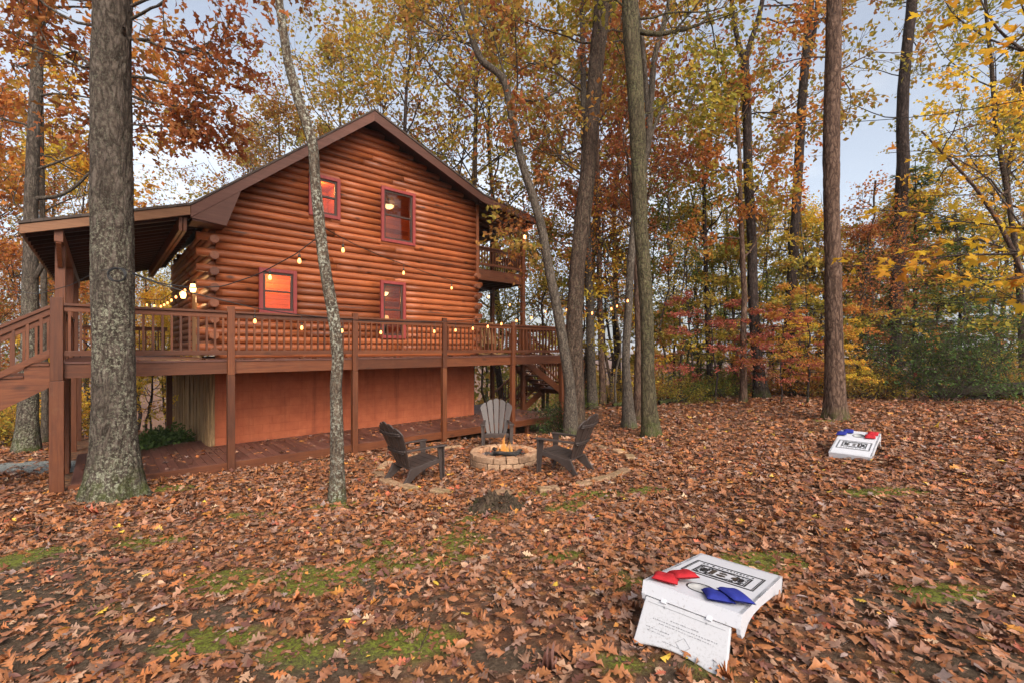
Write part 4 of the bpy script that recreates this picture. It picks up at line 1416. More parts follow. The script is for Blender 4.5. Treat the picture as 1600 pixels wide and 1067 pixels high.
# leaf scraps blown onto the walkway and deck
def deck_leaves():
    rng = np.random.RandomState(4)
    n = 620
    u = rng.rand(n)*11.3-2.1; v = .06+(WV-.2)*rng.rand(n)**.7
    z = np.full(n, .052)
    n2 = 150
    u = np.concatenate([u, rng.rand(n2)*11.5-2.3]); v = np.concatenate([v, .02+rng.rand(n2)*.35]); z = np.concatenate([z, np.full(n2, DZ1+.036)])
    n = n+n2
    X, Y = HX+ca*u-sa*v, HY+sa*u+ca*v
    th = rng.rand(n)*6.28
    A = np.stack([np.cos(th), np.sin(th), rng.normal(0,.12,n)],1); N = np.stack([rng.normal(0,.2,n), rng.normal(0,.2,n), np.ones(n)],1); N/=np.linalg.norm(N,axis=1,keepdims=True)
    V, Fa, k = leaves_mesh(OAK_SMALL, np.stack([X,Y,z],1), A, N, rng.uniform(.07,.13,n), rng, .35)
    c = LIT_PAL[rng.choice(len(LIT_PAL), n, p=LIT_W)]*rng.uniform(.8,1.4,n)[:,None]
    o = arr_obj("deck_leaves", V, [Fa], MT["dead_leaf"], attrs={"tint": np.repeat(c,k,axis=0)})
    tag(o, "dry leaves blown onto the walkway and deck boards", "fallen leaves", kind='stuff')
deck_leaves()

# ------------------------------------------------------------------ staircases
def stairs_left():
    st = empty("staircase", HOUSE, "red-brown timber steps going down from the deck's corner post beside the lichen-covered trunk", "stairs", rz=HRZ)
    rng = random.Random(6)
    rise, run = .178, .275
    u0 = -2.43; n = 11
    for v in (.02, 1.18):
        s = MB()
        poly = [(u0, DZ1-.03)]
        for i in range(n):
            poly.append((u0-run*i-.001*(i==0), DZ1-rise*(i+.0)-.03 if i else DZ1-.03))
            poly.append((u0-run*(i+1), DZ1-rise*i-.03))
        seen=[poly[0]]
        for q in poly[1:]:
            if abs(q[0]-seen[-1][0])+abs(q[1]-seen[-1][1]) > 1e-6: seen.append(q)
        poly = seen + [(u0-run*n, DZ1-rise*n-.18), (u0-run*(n-.6), DZ1-rise*n-.18), (u0, DZ1-.36)]
        s.cur = rng.random()
        s.prism(poly, lambda p:(p[0], v-.024, p[1]), lambda p:(p[0], v+.024, p[1]))
        s.build("stringer", MT["stain_x"], st)
    for i in range(n):
        t = MB(); t.cur = rng.random()
        zt = DZ1-rise*i-.028
        t.box(u0-run*(i+1)-.025, -.03, zt, u0-run*i-.004, 1.22, zt+.036)
        t.build("tread", MT["stain_y"], st, .004)
    for v in (-.03, 1.20):
        z_at = lambda u: RZ-.03+(u-u0)*rise/run
        r = MB(); r.cur=rng.random(); ue = u0-run*10.6
        r.beam((u0+.02,v,z_at(u0)-.02),(ue,v,z_at(ue)-.02), .10, .045); r.beam((u0+.02,v,z_at(u0)-.10),(ue,v,z_at(ue)-.10), .04, .08)
        root = r.build("handrail", MT["stain_x"], st, .004)
        r = MB(); r.beam((u0+.02,v,z_at(u0)-.72),(ue,v,z_at(ue)-.72), .045, .085); r.build("bottom_rail", MT["stain_x"], root, .004)
        for k in range(20):
            uu = u0-.09-k*.145
            b = MB(); b.cur=rng.random(); b.box(uu-.017, v-.017, z_at(uu)-.70, uu+.017, v+.017, z_at(uu)-.10); b.build("baluster", MT["stain_z"], root)
        p = MB(); p.cur=rng.random(); p.box(ue-.06, v-.06, gz(*world_xy(ue,v))-.2, ue+.06, v+.06, z_at(ue)+.1); p.build("newel_post", MT["stain_z"], st, .006)
stairs_left()
def stairs_right():
    st = empty("staircase", HOUSE, "timber staircase with landing at the far end of the deck behind the twin-stemmed tree", "stairs", rz=HRZ)
    rng = random.Random(7)
    # upper flight from the deck's end to a landing
    u0, z0, u1, z1 = 9.62, 1.95, 11.75, .62
    n = 7
    def flight(ua, za, ub, zb, va, vb, n):
        for v in (va, vb):
            s = MB(); s.cur=rng.random(); s.beam((ua,v,za-.17),(ub,v,zb-.13), .045, .25); s.build("stringer", MT["stain_x"], st, .004)
        for i in range(n):
            t = (i+.5)/n; uu = ua+(ub-ua)*t; zz = za+(zb-za)*(i+1)/n
            tr = MB(); tr.cur=rng.random(); sgn = .14
            tr.box(uu-sgn, min(va,vb)+.025, zz-.045, uu+sgn, max(va,vb)-.025, zz-.007); tr.build("tread", MT["stain_y"], st, .003)
        for v in (va, vb):
            r = MB(); r.beam((ua,v,za+.92),(ub,v,zb+.92), .09, .045); r.beam((ua,v,za+.2),(ub,v,zb+.2), .04, .08)
            root = r.build("handrail", MT["stain_x"], st, .004)
            m_ = int(abs(ub-ua)/.15)
            for k in range(m_):
                t = (k+.5)/m_; uu = ua+(ub-ua)*t; zz = za+(zb-za)*t
                b = MB(); b.cur=rng.random(); b.box(uu-.017,v-.017,zz+.22,uu+.017,v+.017,zz+.9); b.build("baluster", MT["stain_z"], root)
    flight(u0, z0, u1, z1, 2.0, 3.0, n)
    # landing
    L = MB()
    L.box(u1, 1.98, z1-.22, 13.0, 2.025, z1-.03); L.box(u1, 4.16, z1-.22, 13.0, 4.205, z1-.03); L.box(u1,2.03,z1-.22,u1+.045,4.155,z1-.03); L.box(12.955,2.03,z1-.22,13.0,4.155,z1-.03)
    L.build("landing_frame", MT["stain_x"], st, .004)
    L = MB()
    for i in range(9): L.cur=rng.random(); L.box(u1+i*.139, 1.96, z1-.028, u1+i*.139+.133, 4.22, z1)
    L.build("landing_boards", MT["deck_cross"], st)
    for u, v in ((u1+.05,1.94),(12.95,1.94),(u1+.05,4.24),(12.95,4.24)):
        p = MB(); p.cur=rng.random(); p.box(u-.06,v-.06,gz(*world_xy(u,v))-.25,u+.06,v+.06,z1+1.02); p.build("newel_post", MT["stain_z"], st, .006)
    railing("railing", st, (u1+.12,1.94),(12.88,1.94), z1, z1+.95, 8, .10)
    railing("railing", st, (12.95,2.02),(12.95,4.16), z1, z1+.95, 14, .10)
    gl = gz(*world_xy(9.7, 3.6))
    flight(u1-.02, z1-.02, 9.9, gl+.05, 3.15, 4.12, 5)
stairs_right()

# ------------------------------------------------------------------ fire pit, flames, edging, stump
def block_ring(parent, name, mat, cx, cy, Rm, wd, ht, z0, n, a0, a1, rng, jit=.006, zfun=None, skip=0.0, bev=.014):
    for i in range(n):
        if skip and rng.random() < skip: continue
        b = MB(); b.cur = rng.random()
        t0 = a0+(a1-a0)*i/n; t1 = a0+(a1-a0)*(i+1)/n; g = .008/Rm
        t0 += g; t1 -= g
        ri, ro = Rm-wd/2+rng.uniform(-jit,jit), Rm+wd/2+rng.uniform(-jit,jit)
        tm = (t0+t1)/2
        zz = z0+(zfun(cx+Rm*math.cos(tm), cy+Rm*math.sin(tm)) if zfun else 0)+rng.uniform(-jit,jit)*.6
        poly = [(ri,t0),(ro,t0),(ro,tm),(ro,t1),(ri,t1),(ri,tm)]
        P = lambda q, z: (cx+q[0]*math.cos(q[1]), cy+q[0]*math.sin(q[1]), z)
        b.prism(poly, lambda q: P(q, zz), lambda q: P(q, zz+ht*rng.uniform(.99,1.01)))
        b.build(name, mat, parent, bev)
rng = random.Random(12)
FX, FY = FIRE; FZ = gz(FX, FY)
pit = empty("fire_pit", (FX, FY, FZ), "round two course fire pit of tan stone blocks among the chairs", "fire pit")
for c in range(3):
    block_ring(pit, "stone_block", MT["fire_stone"], 0, 0, .575, .175, .112, -.10+c*.116, 17, .18*c, 2*math.pi+.18*c, rng)
a = MB(); a.lathe([(.0,.17),(.2,.165),(.36,.15),(.49,.145)], 28); a.build("ash_bed", MT["ash"], pit)
for i,(x,y,an,tl,L) in enumerate([(-.24,-.05,.25,.10,.52),(.12,.05,1.9,.12,.46),(.05,-.16,-.3,.05,.5),(.2,.12,.7,.2,.4),(-.05,.2,2.6,.1,.42),(.26,-.12,1.2,.14,.34)]):
    f = empty("fire_log", (FX+x, FY+y, FZ+.165+.03*(i%3)),
              ["thick grey ash coated log lying at the chair side of the fire pit","charred log crossing under the flames in the fire pit","blackened log along the front of the fire pit","short charred log propped up against others in the fire pit","charred log behind the flames in the fire pit","small burnt log near the inner rim of the fire pit"][i], "log", "charred logs in the fire pit")
    b = MB(); d = Vector((math.cos(an)*math.cos(tl), math.sin(an)*math.cos(tl), math.sin(tl)))
    pts = [d*(L*(t-.5))+Vector((rng.uniform(-.008,.008),0,rng.uniform(-.008,.008))) for t in (0,.25,.5,.75,1)]
    b.tube(pts, [.036,.042,.040,.043,.034], 9); b.build("charred_wood", MT["charred"], f)
fl = MB()
for i in range(16):
    x = rng.gauss(-.0,.07); y = rng.gauss(0,.06); h = rng.uniform(.14,.38)*(1.1-abs(x)*2.2); r = rng.uniform(.02,.04)
    ph = rng.random()*6
    pts = [(x+.03*math.sin(ph+t*5)*t, y+.03*math.cos(ph*2+t*4)*t, h*t) for t in [k/7 for k in range(8)]]
    fl.tube(pts, [r*q for q in (.5,1.0,1.05,.9,.7,.48,.25,.03)], 8, caps=False)
o = fl.build("flames", MT["flame"], None, loc=(FX+.03, FY-.02, FZ+.20))
tag(o, "wispy orange flames rising from the logs in the fire pit", "fire")
lv = np.random.RandomState(6); n_ = 60; ra = .56*np.sqrt(lv.rand(n_)); ta = lv.rand(n_)*6.28
Pn = np.stack([FX+ra*np.cos(ta), FY+ra*np.sin(ta), np.where(ra>.49, FZ+.255, FZ+.185)+0*ra],1); An = unit(lv,n_); An[:,2]*=.2; Nn = unit(lv,n_)*.25; Nn[:,2]=1
Vn, Fn, kn = leaves_mesh(OAK_SMALL, Pn, An, Nn/np.linalg.norm(Nn,axis=1,keepdims=True), lv.uniform(.06,.12,n_), lv, .35)
o = arr_obj("pit_leaves", Vn, [Fn], MT["dead_leaf"], attrs={"tint": np.repeat(LIT_PAL[lv.choice(len(LIT_PAL), n_, p=LIT_W)], kn, axis=0)})
tag(o, "dry leaves fallen on the rim and ashes of the fire pit", "fallen leaves", kind='stuff')
l_ = lamp_light("fire_glow", None, (FX+.03, FY, FZ+.45), 6, .12, (1,.45,.12))

ring = empty("edging_ring", (FX+.05, FY-.05, 0), "wide ring of half buried mossy edging stones around the fire pit", "stone edging")
block_ring(ring, "edging_stone", MT["stone_block"], 0, 0, 2.38, .17, .15, -.105, 46, 0.0, 2*math.pi, rng, .02, lambda x, y: gz(x+FX+.05, y+FY-.05), 0.46, .02)

sx_, sy_ = ground_at(778, 803)
sy_ += .25
st_ = MB(); sr = np.random.RandomState(3)
seg = 30
prof = [(-.1,.46),(0,.37),(.05,.28),(.10,.22),(.15,.19),(.20,.17)]
vs=[]; 
tops = [.04+.17*abs(math.sin(k*.37+.8))*sr.uniform(.35,1.2)*(1.25 if 3 < k < 20 else .5)+.03 for k in range(seg)]
for j,(z,r) in enumerate(prof):
    for k in range(seg):
        a = 2*math.pi*k/seg
        rr = r*(1+.30*max(0,math.cos(a*5+.7))*(1-j/6)+.10*sr.normal())
        zz = min(z, tops[k])
        vs.append((rr*math.cos(a), rr*math.sin(a), zz))
for k in range(seg):
    a = 2*math.pi*k/seg; vs.append((.10*math.cos(a), .10*math.sin(a), tops[k]*.55))
vs.append((0,0,.05))
fs=[]
for j in range(len(prof)):
    for k in range(seg):
        fs.append((j*seg+k, j*seg+(k+1)%seg, (j+1)*seg+(k+1)%seg, (j+1)*seg+k))
for k in range(seg): fs.append((len(prof)*seg+k, len(prof)*seg+(k+1)%seg, len(vs)-1))
st_.add(vs, fs, False)
bark("bark_stump", (.022,.015,.010), (.085,.055,.037), (.16,.115,.08), (.085,.095,.03), .25, 1.0, .05, 22)
o = st_.build("tree_stump", MT["bark_stump"], None, loc=(sx_, sy_, gz(sx_, sy_)))
tag(o, "rotten dark mossy tree stump in the leaves in front of the fire pit", "stump")

# ------------------------------------------------------------------ garden chairs
def make_chair():
    root = empty("adirondack_chair", (0,0,0), "", "chair", "brown plastic adirondack chairs around the fire pit")
    M_ = MT["chair_plastic"]
    rec = R(24)
    by, bz = -.20, .27
    P = lambda s, t: (s, by-math.sin(rec)*t, bz+math.cos(rec)*t)     # on the plane of the back
    nrm = Vector((0, math.cos(rec), math.sin(rec)))
    tops = [.70,.79,.83,.79,.70]
    for i in range(5):
        k = i-2
        xb, xt = k*.088, k*.150
        wb, wt = .038, .066
        T = tops[i]
        # tapered slat with a rounded head
        L = [(xb-wb,0),(xb+wb,0)]
        head = []
        for q in range(7):
            a = math.pi*q/6
            lean = -.03*k
            head.append((xt+wt*math.cos(a), T-.045+.045*math.sin(a)+lean*math.cos(a)))
        poly = L+head
        c = lambda s: -.55*s*s   # the back is slightly cupped
        b = MB()
        b.prism(poly, lambda p: Vector(P(p[0],p[1]))+nrm*(.010+.35*p[0]**2), lambda p: Vector(P(p[0],p[1]))+nrm*(-.010+.35*p[0]**2))
        b.build("back_slat", M_, root, .006)
    for t, hw in ((.28,.25),(.60,.33)):
        b = MB()
        for off in (0,.035):
            pts = [Vector(P(hw*q, t+off))+nrm*(-.026+.35*(hw*q)**2) for q in (-1,-.6,-.2,.2,.6,1)]
            b.tube(pts, .013, 6)
        b.build("back_brace", M_, root)
    # seat slats dip to the back
    s = MB()
    for i in range(5):
        y0 = .30-i*.104; y1 = y0-.098
        zf = lambda y: .375-.10*((.30-y)/.52)**.9 if y < .30 else .375
        s.prism([(y0,zf(y0)),(y1,zf(y1)),(y1,zf(y1)-.022),(y0,zf(y0)-.022)], lambda p:(-.255,p[0],p[1]), lambda p:(.255,p[0],p[1]))
    s.tube([(-.255,.305,.362),(.255,.305,.362)], .022, 8)
    s.prism([(.33,.375),(.30,.375),(.30,.30),(.325,.29)], lambda p:(-.26,p[0],p[1]), lambda p:(.26,p[0],p[1]))
    s.build("seat", M_, root, .005)
    for sx in (-1,1):
        a = MB()
        pl = [(.235,-.30),(.285,-.30),(.345,.30),(.365,.37),(.35,.42),(.25,.42),(.245,.34),(.262,.1)]
        a.prism(pl, lambda p:(sx*p[0],p[1],.585-.03*max(0,(.1-p[1]))), lambda p:(sx*p[0],p[1],.558-.03*max(0,(.1-p[1]))))
        a.prism([(.235,-.30),(.285,-.30),(.285,-.33),(.20,-.36)], lambda p:(sx*p[0],p[1],.572), lambda p:(sx*p[0],p[1],.545))
        a.build("arm", M_, root, .008)
        f = MB()
        f.prism([(.395,.558),(.27,.558),(.30,.33),(.335,.0),(.385,.0)], lambda p:(sx*.262,p[0],p[1]), lambda p:(sx*.285,p[0],p[1]))
        f.prism([(.262,.558),(.345,.558),(.335,.33),(.325,.0),(.275,.0),(.262,.3)], lambda p:(sx*p[0],.352+.02*(1-p[1]/.56),p[1]), lambda p:(sx*p[0],.372+.02*(1-p[1]/.56),p[1]))
        f.build("front_leg", M_, root, .006)
        r = MB()
        r.prism([(.315,.36),(.315,.29),(.16,.265),(.02,.225),(-.12,.15),(-.25,.055),(-.33,.0),(-.41,.0),(-.36,.07),(-.29,.16),(-.235,.27),(-.15,.285),(.0,.315)],
                lambda p:(sx*(.25-.09*min(0,p[0]+.1)),p[0],p[1]), lambda p:(sx*(.285-.09*min(0,p[0]+.1)),p[0],p[1]))
        r.build("rear_leg", M_, root, .006)
    return root
ch = make_chair()
def chair_at(o, x, y, face, label, s=1.0):
    o.location = (x, y, gz(x, y)+.005); o["label"] = label
    o.rotation_euler = (0, 0, face-math.pi/2); o.scale = (s,s,s)
chair_at(ch, -1.64, 7.60, math.atan2(1.05,1.15), "dark adirondack chair seen from its back beside the walkway, left of the fire pit", 1.02)
c2 = copy_tree(ch); chair_at(c2, .93, 7.86, math.atan2(.75,-1.15), "dark adirondack chair turned away to the right of the fire pit", 1.02)
c3 = copy_tree(ch); chair_at(c3, -.36, 10.75, math.atan2(-1,.06), "adirondack chair facing the camera behind the fire pit flames", 1.08)

# ------------------------------------------------------------------ bean bag toss boards
LB = {}
def make_board():
    root = empty("toss_board", (0,0,0), "", "cornhole board", "white plastic bean bag toss boards")
    W, L = .56, 1.02
    W_ = MT["white_plastic"]
    # local: x across, y from the raised hole end (0) to the low end (L); z measured from the sloping top
    b = MB(); hx, hy, hr = 0.0, .20, .077
    n = 32
    ring_ = [(hx+hr*math.cos(2*math.pi*k/n), hy+hr*math.sin(2*math.pi*k/n)) for k in range(n)]
    # outer rectangle sampled to pair with the hole
    def rect_pt(a):
        c, s = math.cos(a), math.sin(a)
        cand = []
        if c > 1e-6: cand.append((W/2-hx)/c)
        if c < -1e-6: cand.append((-W/2-hx)/c)
        if s > 1e-6: cand.append((L-hy)/s)
        if s < -1e-6: cand.append((0-hy)/s)
        t = min(cand); return (hx+c*t, hy+s*t)
    angs = sorted([2*math.pi*k/n for k in range(n)] + [math.atan2(y-hy, x-hx) % (2*math.pi) for x in (-W/2,W/2) for y in (0,L)])
    inner = [(hx+hr*math.cos(a), hy+hr*math.sin(a)) for a in angs]; outer = [rect_pt(a) for a in angs]
    m_ = len(angs)
    vs = [(x,y,0) for x,y in inner]+[(x,y,0) for x,y in outer]+[(x,y,-.05) for x,y in inner]
    fs = []
    for k in range(m_):
        j = (k+1) % m_
        fs.append((k, m_+k, m_+j, j)); fs.append((k, j, 2*m_+j, 2*m_+k))
    b.add(vs, fs)
    # skirts
    b.add([(-W/2,0,0),(W/2,0,0),(W/2,-.012,-.075),(-W/2,-.012,-.075)], [(0,3,2,1)])
    arc = [(L,0),(L+.012,-.115),(L-.03,-.12)]
    side = [(0,0),(-.012,-.07),(.0,-.105),(.03,-.13),(.07,-.128),(.11,-.10),(.15,-.078),(.25,-.062),(.42,-.058),(.6,-.066),(.78,-.075),(.9,-.092),(L-.03,-.108),(L+.012,-.104),(L,0)]
    for sx in (-1,1):
        b.prism(side, lambda p:(sx*W/2,p[0],p[1]), lambda p:(sx*(W/2-.022),p[0],p[1]))
    low = [(-W/2,-.0),(-W/2,-.104),(-W*.36,-.094),(-W*.15,-.080),(W*.15,-.080),(W*.36,-.094),(W/2,-.104),(W/2,0)]
    b.prism(low, lambda p:(p[0],L+.013,p[1]), lambda p:(p[0],L-.012,p[1]))
    b.box(-W/2+.02,.02,-.052,W/2-.02,L-.02,-.05)
    o = b.build("board_top", W_, root)
    bv = o.modifiers.new("bevel",'BEVEL'); bv.width=.02; bv.segments=3; bv.limit_method='ANGLE'; bv.angle_limit=R(50)
    # rim of the hole and the pale base seen through it
    h = MB(); h.lathe([(.076,.001),(.082,.004),(.086,.0015)], 36, (hx,hy,0)); h.build("hole_rim", MT["print_black"], root)
    h = MB(); h.lathe([(0,-.022),(.0762,-.022),(.0764,-.001)], 36, (hx,hy,0)); h.build("hole_bottom", MT["hole_grey"], root)
    # printed bill-like design: double frame, ornate panel, big letter B, a line of lettering
    pr = MB(); z = .0022
    def bar(x0,y0,x1,y1): pr.box(x0,y0,.0006,x1,y1,z)
    def frame(cx,cy,w,h,t):
        bar(cx-w/2,cy-h/2,cx+w/2,cy-h/2+t); bar(cx-w/2,cy+h/2-t,cx+w/2,cy+h/2); bar(cx-w/2,cy-h/2+t,cx-w/2+t,cy+h/2-t); bar(cx+w/2-t,cy-h/2+t,cx+w/2,cy+h/2-t)
    cx, cy = 0.0, .635
    frame(cx,cy,.45,.34,.008); frame(cx,cy,.425,.315,.004)
    frame(cx,cy-.022,.335,.215,.010); frame(cx,cy-.022,.305,.185,.004)
    rg = random.Random(9)
    for k in range(150):       # scrollwork
        x = rg.uniform(-.145,.145); y = cy-.022+rg.uniform(-.085,.085)
        if ((x)/.095)**2+((y-cy+.022)/.075)**2 < 1: continue
        a = rg.random()*6.28; r_ = rg.uniform(.005,.014)
        pts = [(x+r_*math.cos(a+q*.9)*(1-q*.13), y+r_*math.sin(a+q*.9)*(1-q*.13)) for q in range(5)]
        for q in range(4):
            pr.beam((pts[q][0],pts[q][1],.0014),(pts[q+1][0],pts[q+1][1],.0014),.0028,.0016)
    for sx in (-1,1):
        pr.box(sx*.118-.012,cy-.022-.045,.0005,sx*.118+.012,cy-.022+.045,.0026)
        pr.box(sx*.094-.006,cy-.022-.060,.0005,sx*.094+.006,cy-.022+.060,.0025)
    # oval outline round the letter
    for q in range(40):
        a0=2*math.pi*q/40; a1=2*math.pi*(q+1)/40
        pr.beam((.108*math.cos(a0),cy-.022+.082*math.sin(a0),.0014),(.108*math.cos(a1),cy-.022+.082*math.sin(a1),.0014),.006,.0017)
    x = -.17                     # lettering along the edge nearest the low end
    while x < .165:
        wl = rg.uniform(.010,.018)
        for q in range(rg.randint(2,3)):
            if rg.random()<.5: pr.box(x+rg.uniform(0,wl-.004),cy+.112,.0005,x+rg.uniform(.3,1)*wl,cy+.112+.004+rg.choice((0,.012)),.002)
            xx = x+rg.uniform(0,wl-.004); pr.box(xx,cy+.112,.0006,xx+.004,cy+.132,.0021)
        x += wl+.008
        if rg.random()<.16: x += .014
    pr.build("printed_design", MT["print_black"], root)
    # dark oval field of the letter with a white B: field pieces left around the glyph
    fb = MB()
    def ell(cx_,cy_,rx,ry,z0,z1,n=22):
        fb.prism([(cx_+rx*math.cos(2*math.pi*q/n),cy_+ry*math.sin(2*math.pi*q/n)) for q in range(n)], lambda p:(p[0],p[1],z0), lambda p:(p[0],p[1],z1))
    yc = cy-.022
    ell(-.0,yc+.030,.026,.019,.0006,.0028); ell(-.0,yc-.030,.030,.022,.0006,.0028)
    fb.prism([(-.075,yc-.055),(-.045,yc-.055),(-.045,yc+.055),(-.075,yc+.055)], lambda p:(p[0],p[1],.0006), lambda p:(p[0],p[1],.0029))
    fb.prism([(.060,yc-.014),(.092,yc-.05),(.092,yc+.05),(.060,yc+.010)], lambda p:(p[0],p[1],.0006), lambda p:(p[0],p[1],.0029))
    fb.build("printed_letter", MT["print_brown"], root)
    # folding leg panel swung out under the raised end
    lg = MB(); Wt, Wb, H = .485, .515, .272
    poly = [(-Wt/2,0),(Wt/2,0),(Wb/2,-H)]
    for q in range(1,8):
        t = q/8; poly.append((Wb/2*(1-2*t)*.99, -H+.045*math.sin(math.pi*t)**.9))
    poly.append((-Wb/2,-H))
    lg.prism(poly, lambda p:(p[0],0,p[1]), lambda p:(p[0],.03,p[1]))
    LB["leg"] = leg = lg.build("leg_panel", MT["white_plastic_dirty"], root)
    bv = leg.modifiers.new("bevel",'BEVEL'); bv.width=.008; bv.segments=3; bv.limit_method='ANGLE'; bv.angle_limit=R(50)
    leg.location = (-.012,-.006,-.078); leg.rotation_euler = (R(-24),0,0)
    e = MB()
    e.box(-.22,-.0018,-.030,.22,-.0004,-.028)
    for sx in (-1,1): e.box(sx*.12-.004,-.003,-.034,sx*.12+.004,-.0004,-.024)
    for (y,x0,x1,q) in ((-.085,-.07,.08,.0012),(-.105,-.17,.19,.0013),(-.120,-.13,.16,.0012),(-.155,-.2,-.06,.0013),(-.172,-.19,-.09,.001),(-.20,-.09,.02,.001)):
        x = x0
        while x < x1:
            wl = rg.uniform(.004,.014); e.box(x,-.0016,y-q*rg.uniform(1,2.4),x+wl,-.0004,y+q*rg.uniform(.5,2.4)); x += wl+rg.uniform(.002,.008)
    c_, s_ = .02, -.178
    dm = [(c_,s_+.035),(c_+.04,s_),(c_,s_-.035),(c_-.04,s_),(c_,s_+.035)]
    for q in range(4): e.beam((dm[q][0],-.001,dm[q][1]),(dm[q+1][0],-.001,dm[q+1][1]),.0015,.0018,(0,1,0))
    e.build("embossed_text", MT["print_grey"], leg)
    for sx in (-1,1):
        hg = MB(); hg.box(sx*.13-.016,-.012,-.012,sx*.13+.016,.012,.014)
        hg.build("hinge", MT["white_plastic"], leg, .004)
    return root
board = make_board()
def set_board(o, p_left, p_right, z_hole, z_low, label, L=1.02):
    """p_left,p_right: ends of the raised edge seen from the hole end"""
    a = Vector(p_left); b = Vector(p_right); xdir = (b-a); xdir.z = 0; xdir.normalize()
    ydir = Vector((0,0,1)).cross(xdir)
    tilt = math.asin((z_hole-z_low)/L)
    mid = (a+b)/2
    Rm = Matrix((xdir, ydir, Vector((0,0,1)))).transposed().to_4x4() @ Matrix.Rotation(-tilt, 4, 'X')
    o.matrix_world = Matrix.Translation((mid.x, mid.y, z_hole)) @ Rm
    o["label"] = label
g0 = .48
set_board(board, (.815,2.80,0), (1.225,2.44,0), g0+.30, g0+.125, "white bean bag toss board closest to the camera with its leg panel swung out")
board2 = copy_tree(board)
e = Vector((.41,.40)); e.normalize(); g1 = gz(5.6,7.7)
nl, nr = Vector((5.23,7.53)), Vector((5.63,7.12))
set_board(board2, (nr.x+e.x*1.0, nr.y+e.y*1.0, 0), (nl.x+e.x*1.0, nl.y+e.y*1.0, 0), g1+.33, g1+.09, "white bean bag toss board far off on the leaves near the solitary reddish trunk")

def bean_bag(name_col, mat, boardo, x, y, rz, label, tiltx=0.0, tilty=0.0, z=.0, droop=0.0):
    b = MB(); n = 12; S = .076
    vt=[]; vb=[]
    vs=[]
    rg = random.Random(int(abs(x*1000)+abs(y*700)))
    bl = [rg.uniform(-.25,.25) for _ in range(3)]
    for side in (1,-1):
        for j in range(n+1):
            for i in range(n+1):
                u = 2*i/n-1; v = 2*j/n-1
                prof = ((1-abs(u)**2.6)*(1-abs(v)**2.6))**.55
                pin = 1-.07*(1-abs(u))*(abs(v)>.99)-.07*(1-abs(v))*(abs(u)>.99)
                zz = (side*.024*prof*(1+bl[0]*u+bl[1]*v+.12*math.sin(u*5+bl[2]*9)) + .004) if side>0 else -.012*prof
                zz += droop*max(0,u)**2
                vs.append((S*u*pin, S*v*pin, zz+.014))
    fs=[]
    m_=(n+1)*(n+1)
    for s in range(2):
        for j in range(n):
            for i in range(n):
                q=(s*m_+j*(n+1)+i, s*m_+j*(n+1)+i+1, s*m_+(j+1)*(n+1)+i+1, s*m_+(j+1)*(n+1)+i)
                fs.append(q if s==0 else q[::-1])
    b.add(vs, fs, True)
    o = b.build("bean_bag", mat, None)
    M_ = boardo.matrix_world @ Matrix.Translation((x,y,.002+z)) @ Matrix.Rotation(rz,4,'Z') @ Matrix.Rotation(tiltx,4,'X') @ Matrix.Rotation(tilty,4,'Y')
    o.matrix_world = M_
    tag(o, label, "bean bag", "bean bags on the toss boards")
rd, bl_ = MT["bag_red"], MT["bag_blue"]
bean_bag("red", rd, board, -.185, .115, .25, "red bean bag lying flat at the raised corner of the nearer board")
bean_bag("red", rd, board, -.115, .215, .75, "red bean bag leaning over the other red one by the nearer board's hole", -.10, -.12, .022)
bean_bag("blue", bl_, board, .125, .105, .55, "blue bean bag beside the hole of the nearer board", 0, 0)
bean_bag("blue", bl_, board, .205, .155, .95, "blue bean bag overlapping the edge corner of the nearer board", .06, .14, .018)
bean_bag("blue", bl_, board2, .16, .09, .10, "blue bean bag at the top corner of the far board")
bean_bag("blue", bl_, board2, .235, .225, .05, "blue bean bag hanging over the side of the far board", 0, .06, .004)
bean_bag("red", rd, board2, -.185, .08, .06, "red bean bag at the raised corner of the far board")
bean_bag("red", rd, board2, -.165, .235, .12, "red bean bag below the other red one on the far board", 0,0,.002)

# ------------------------------------------------------------------ porch and deck furniture
def wooden_chair(u, v, rz, label, mat, name="rocking_chair", s=1.0):
    x, y = world_xy(u, v)
    r = empty(name, (x,y,DZ1+.031), label, "chair", rz=HRZ+rz); r.scale=(s,s,s)
    b = MB(); b.box(-.26,-.25,.40,.26,.25,.44); b.build("seat", mat, r, .01)
    b = MB()
    for k in range(5): b.beam((-.2+.1*k,-.24,.44),(-.2+.1*k,-.40,1.05),.05,.02,(0,1,0))
    b.beam((-.28,-.40,1.05),(.28,-.40,1.05),.05,.07); b.build("backrest", mat, r, .006)
    for sx in (-.27,.27):
        b = MB(); b.beam((sx,-.25,.62),(sx,.30,.64),.07,.03); b.build("arm", mat, r, .006)
        for yy in (-.24,.24):
            b = MB(); b.beam((sx,yy,.03),(sx,yy,.63),.05,.05,(0,1,0)); b.build("leg", mat, r, .006)
        b = MB(); b.tube([(sx,-.45,.09),(sx,-.2,.03),(sx,.1,.02),(sx,.4,.07)], .022, 6); b.build("rocker", mat, r)
wooden_chair(8.35, 2.3, -1.2, "rustic pale wood rocking chair on the deck under the balcony", MT["rustic_pine"])
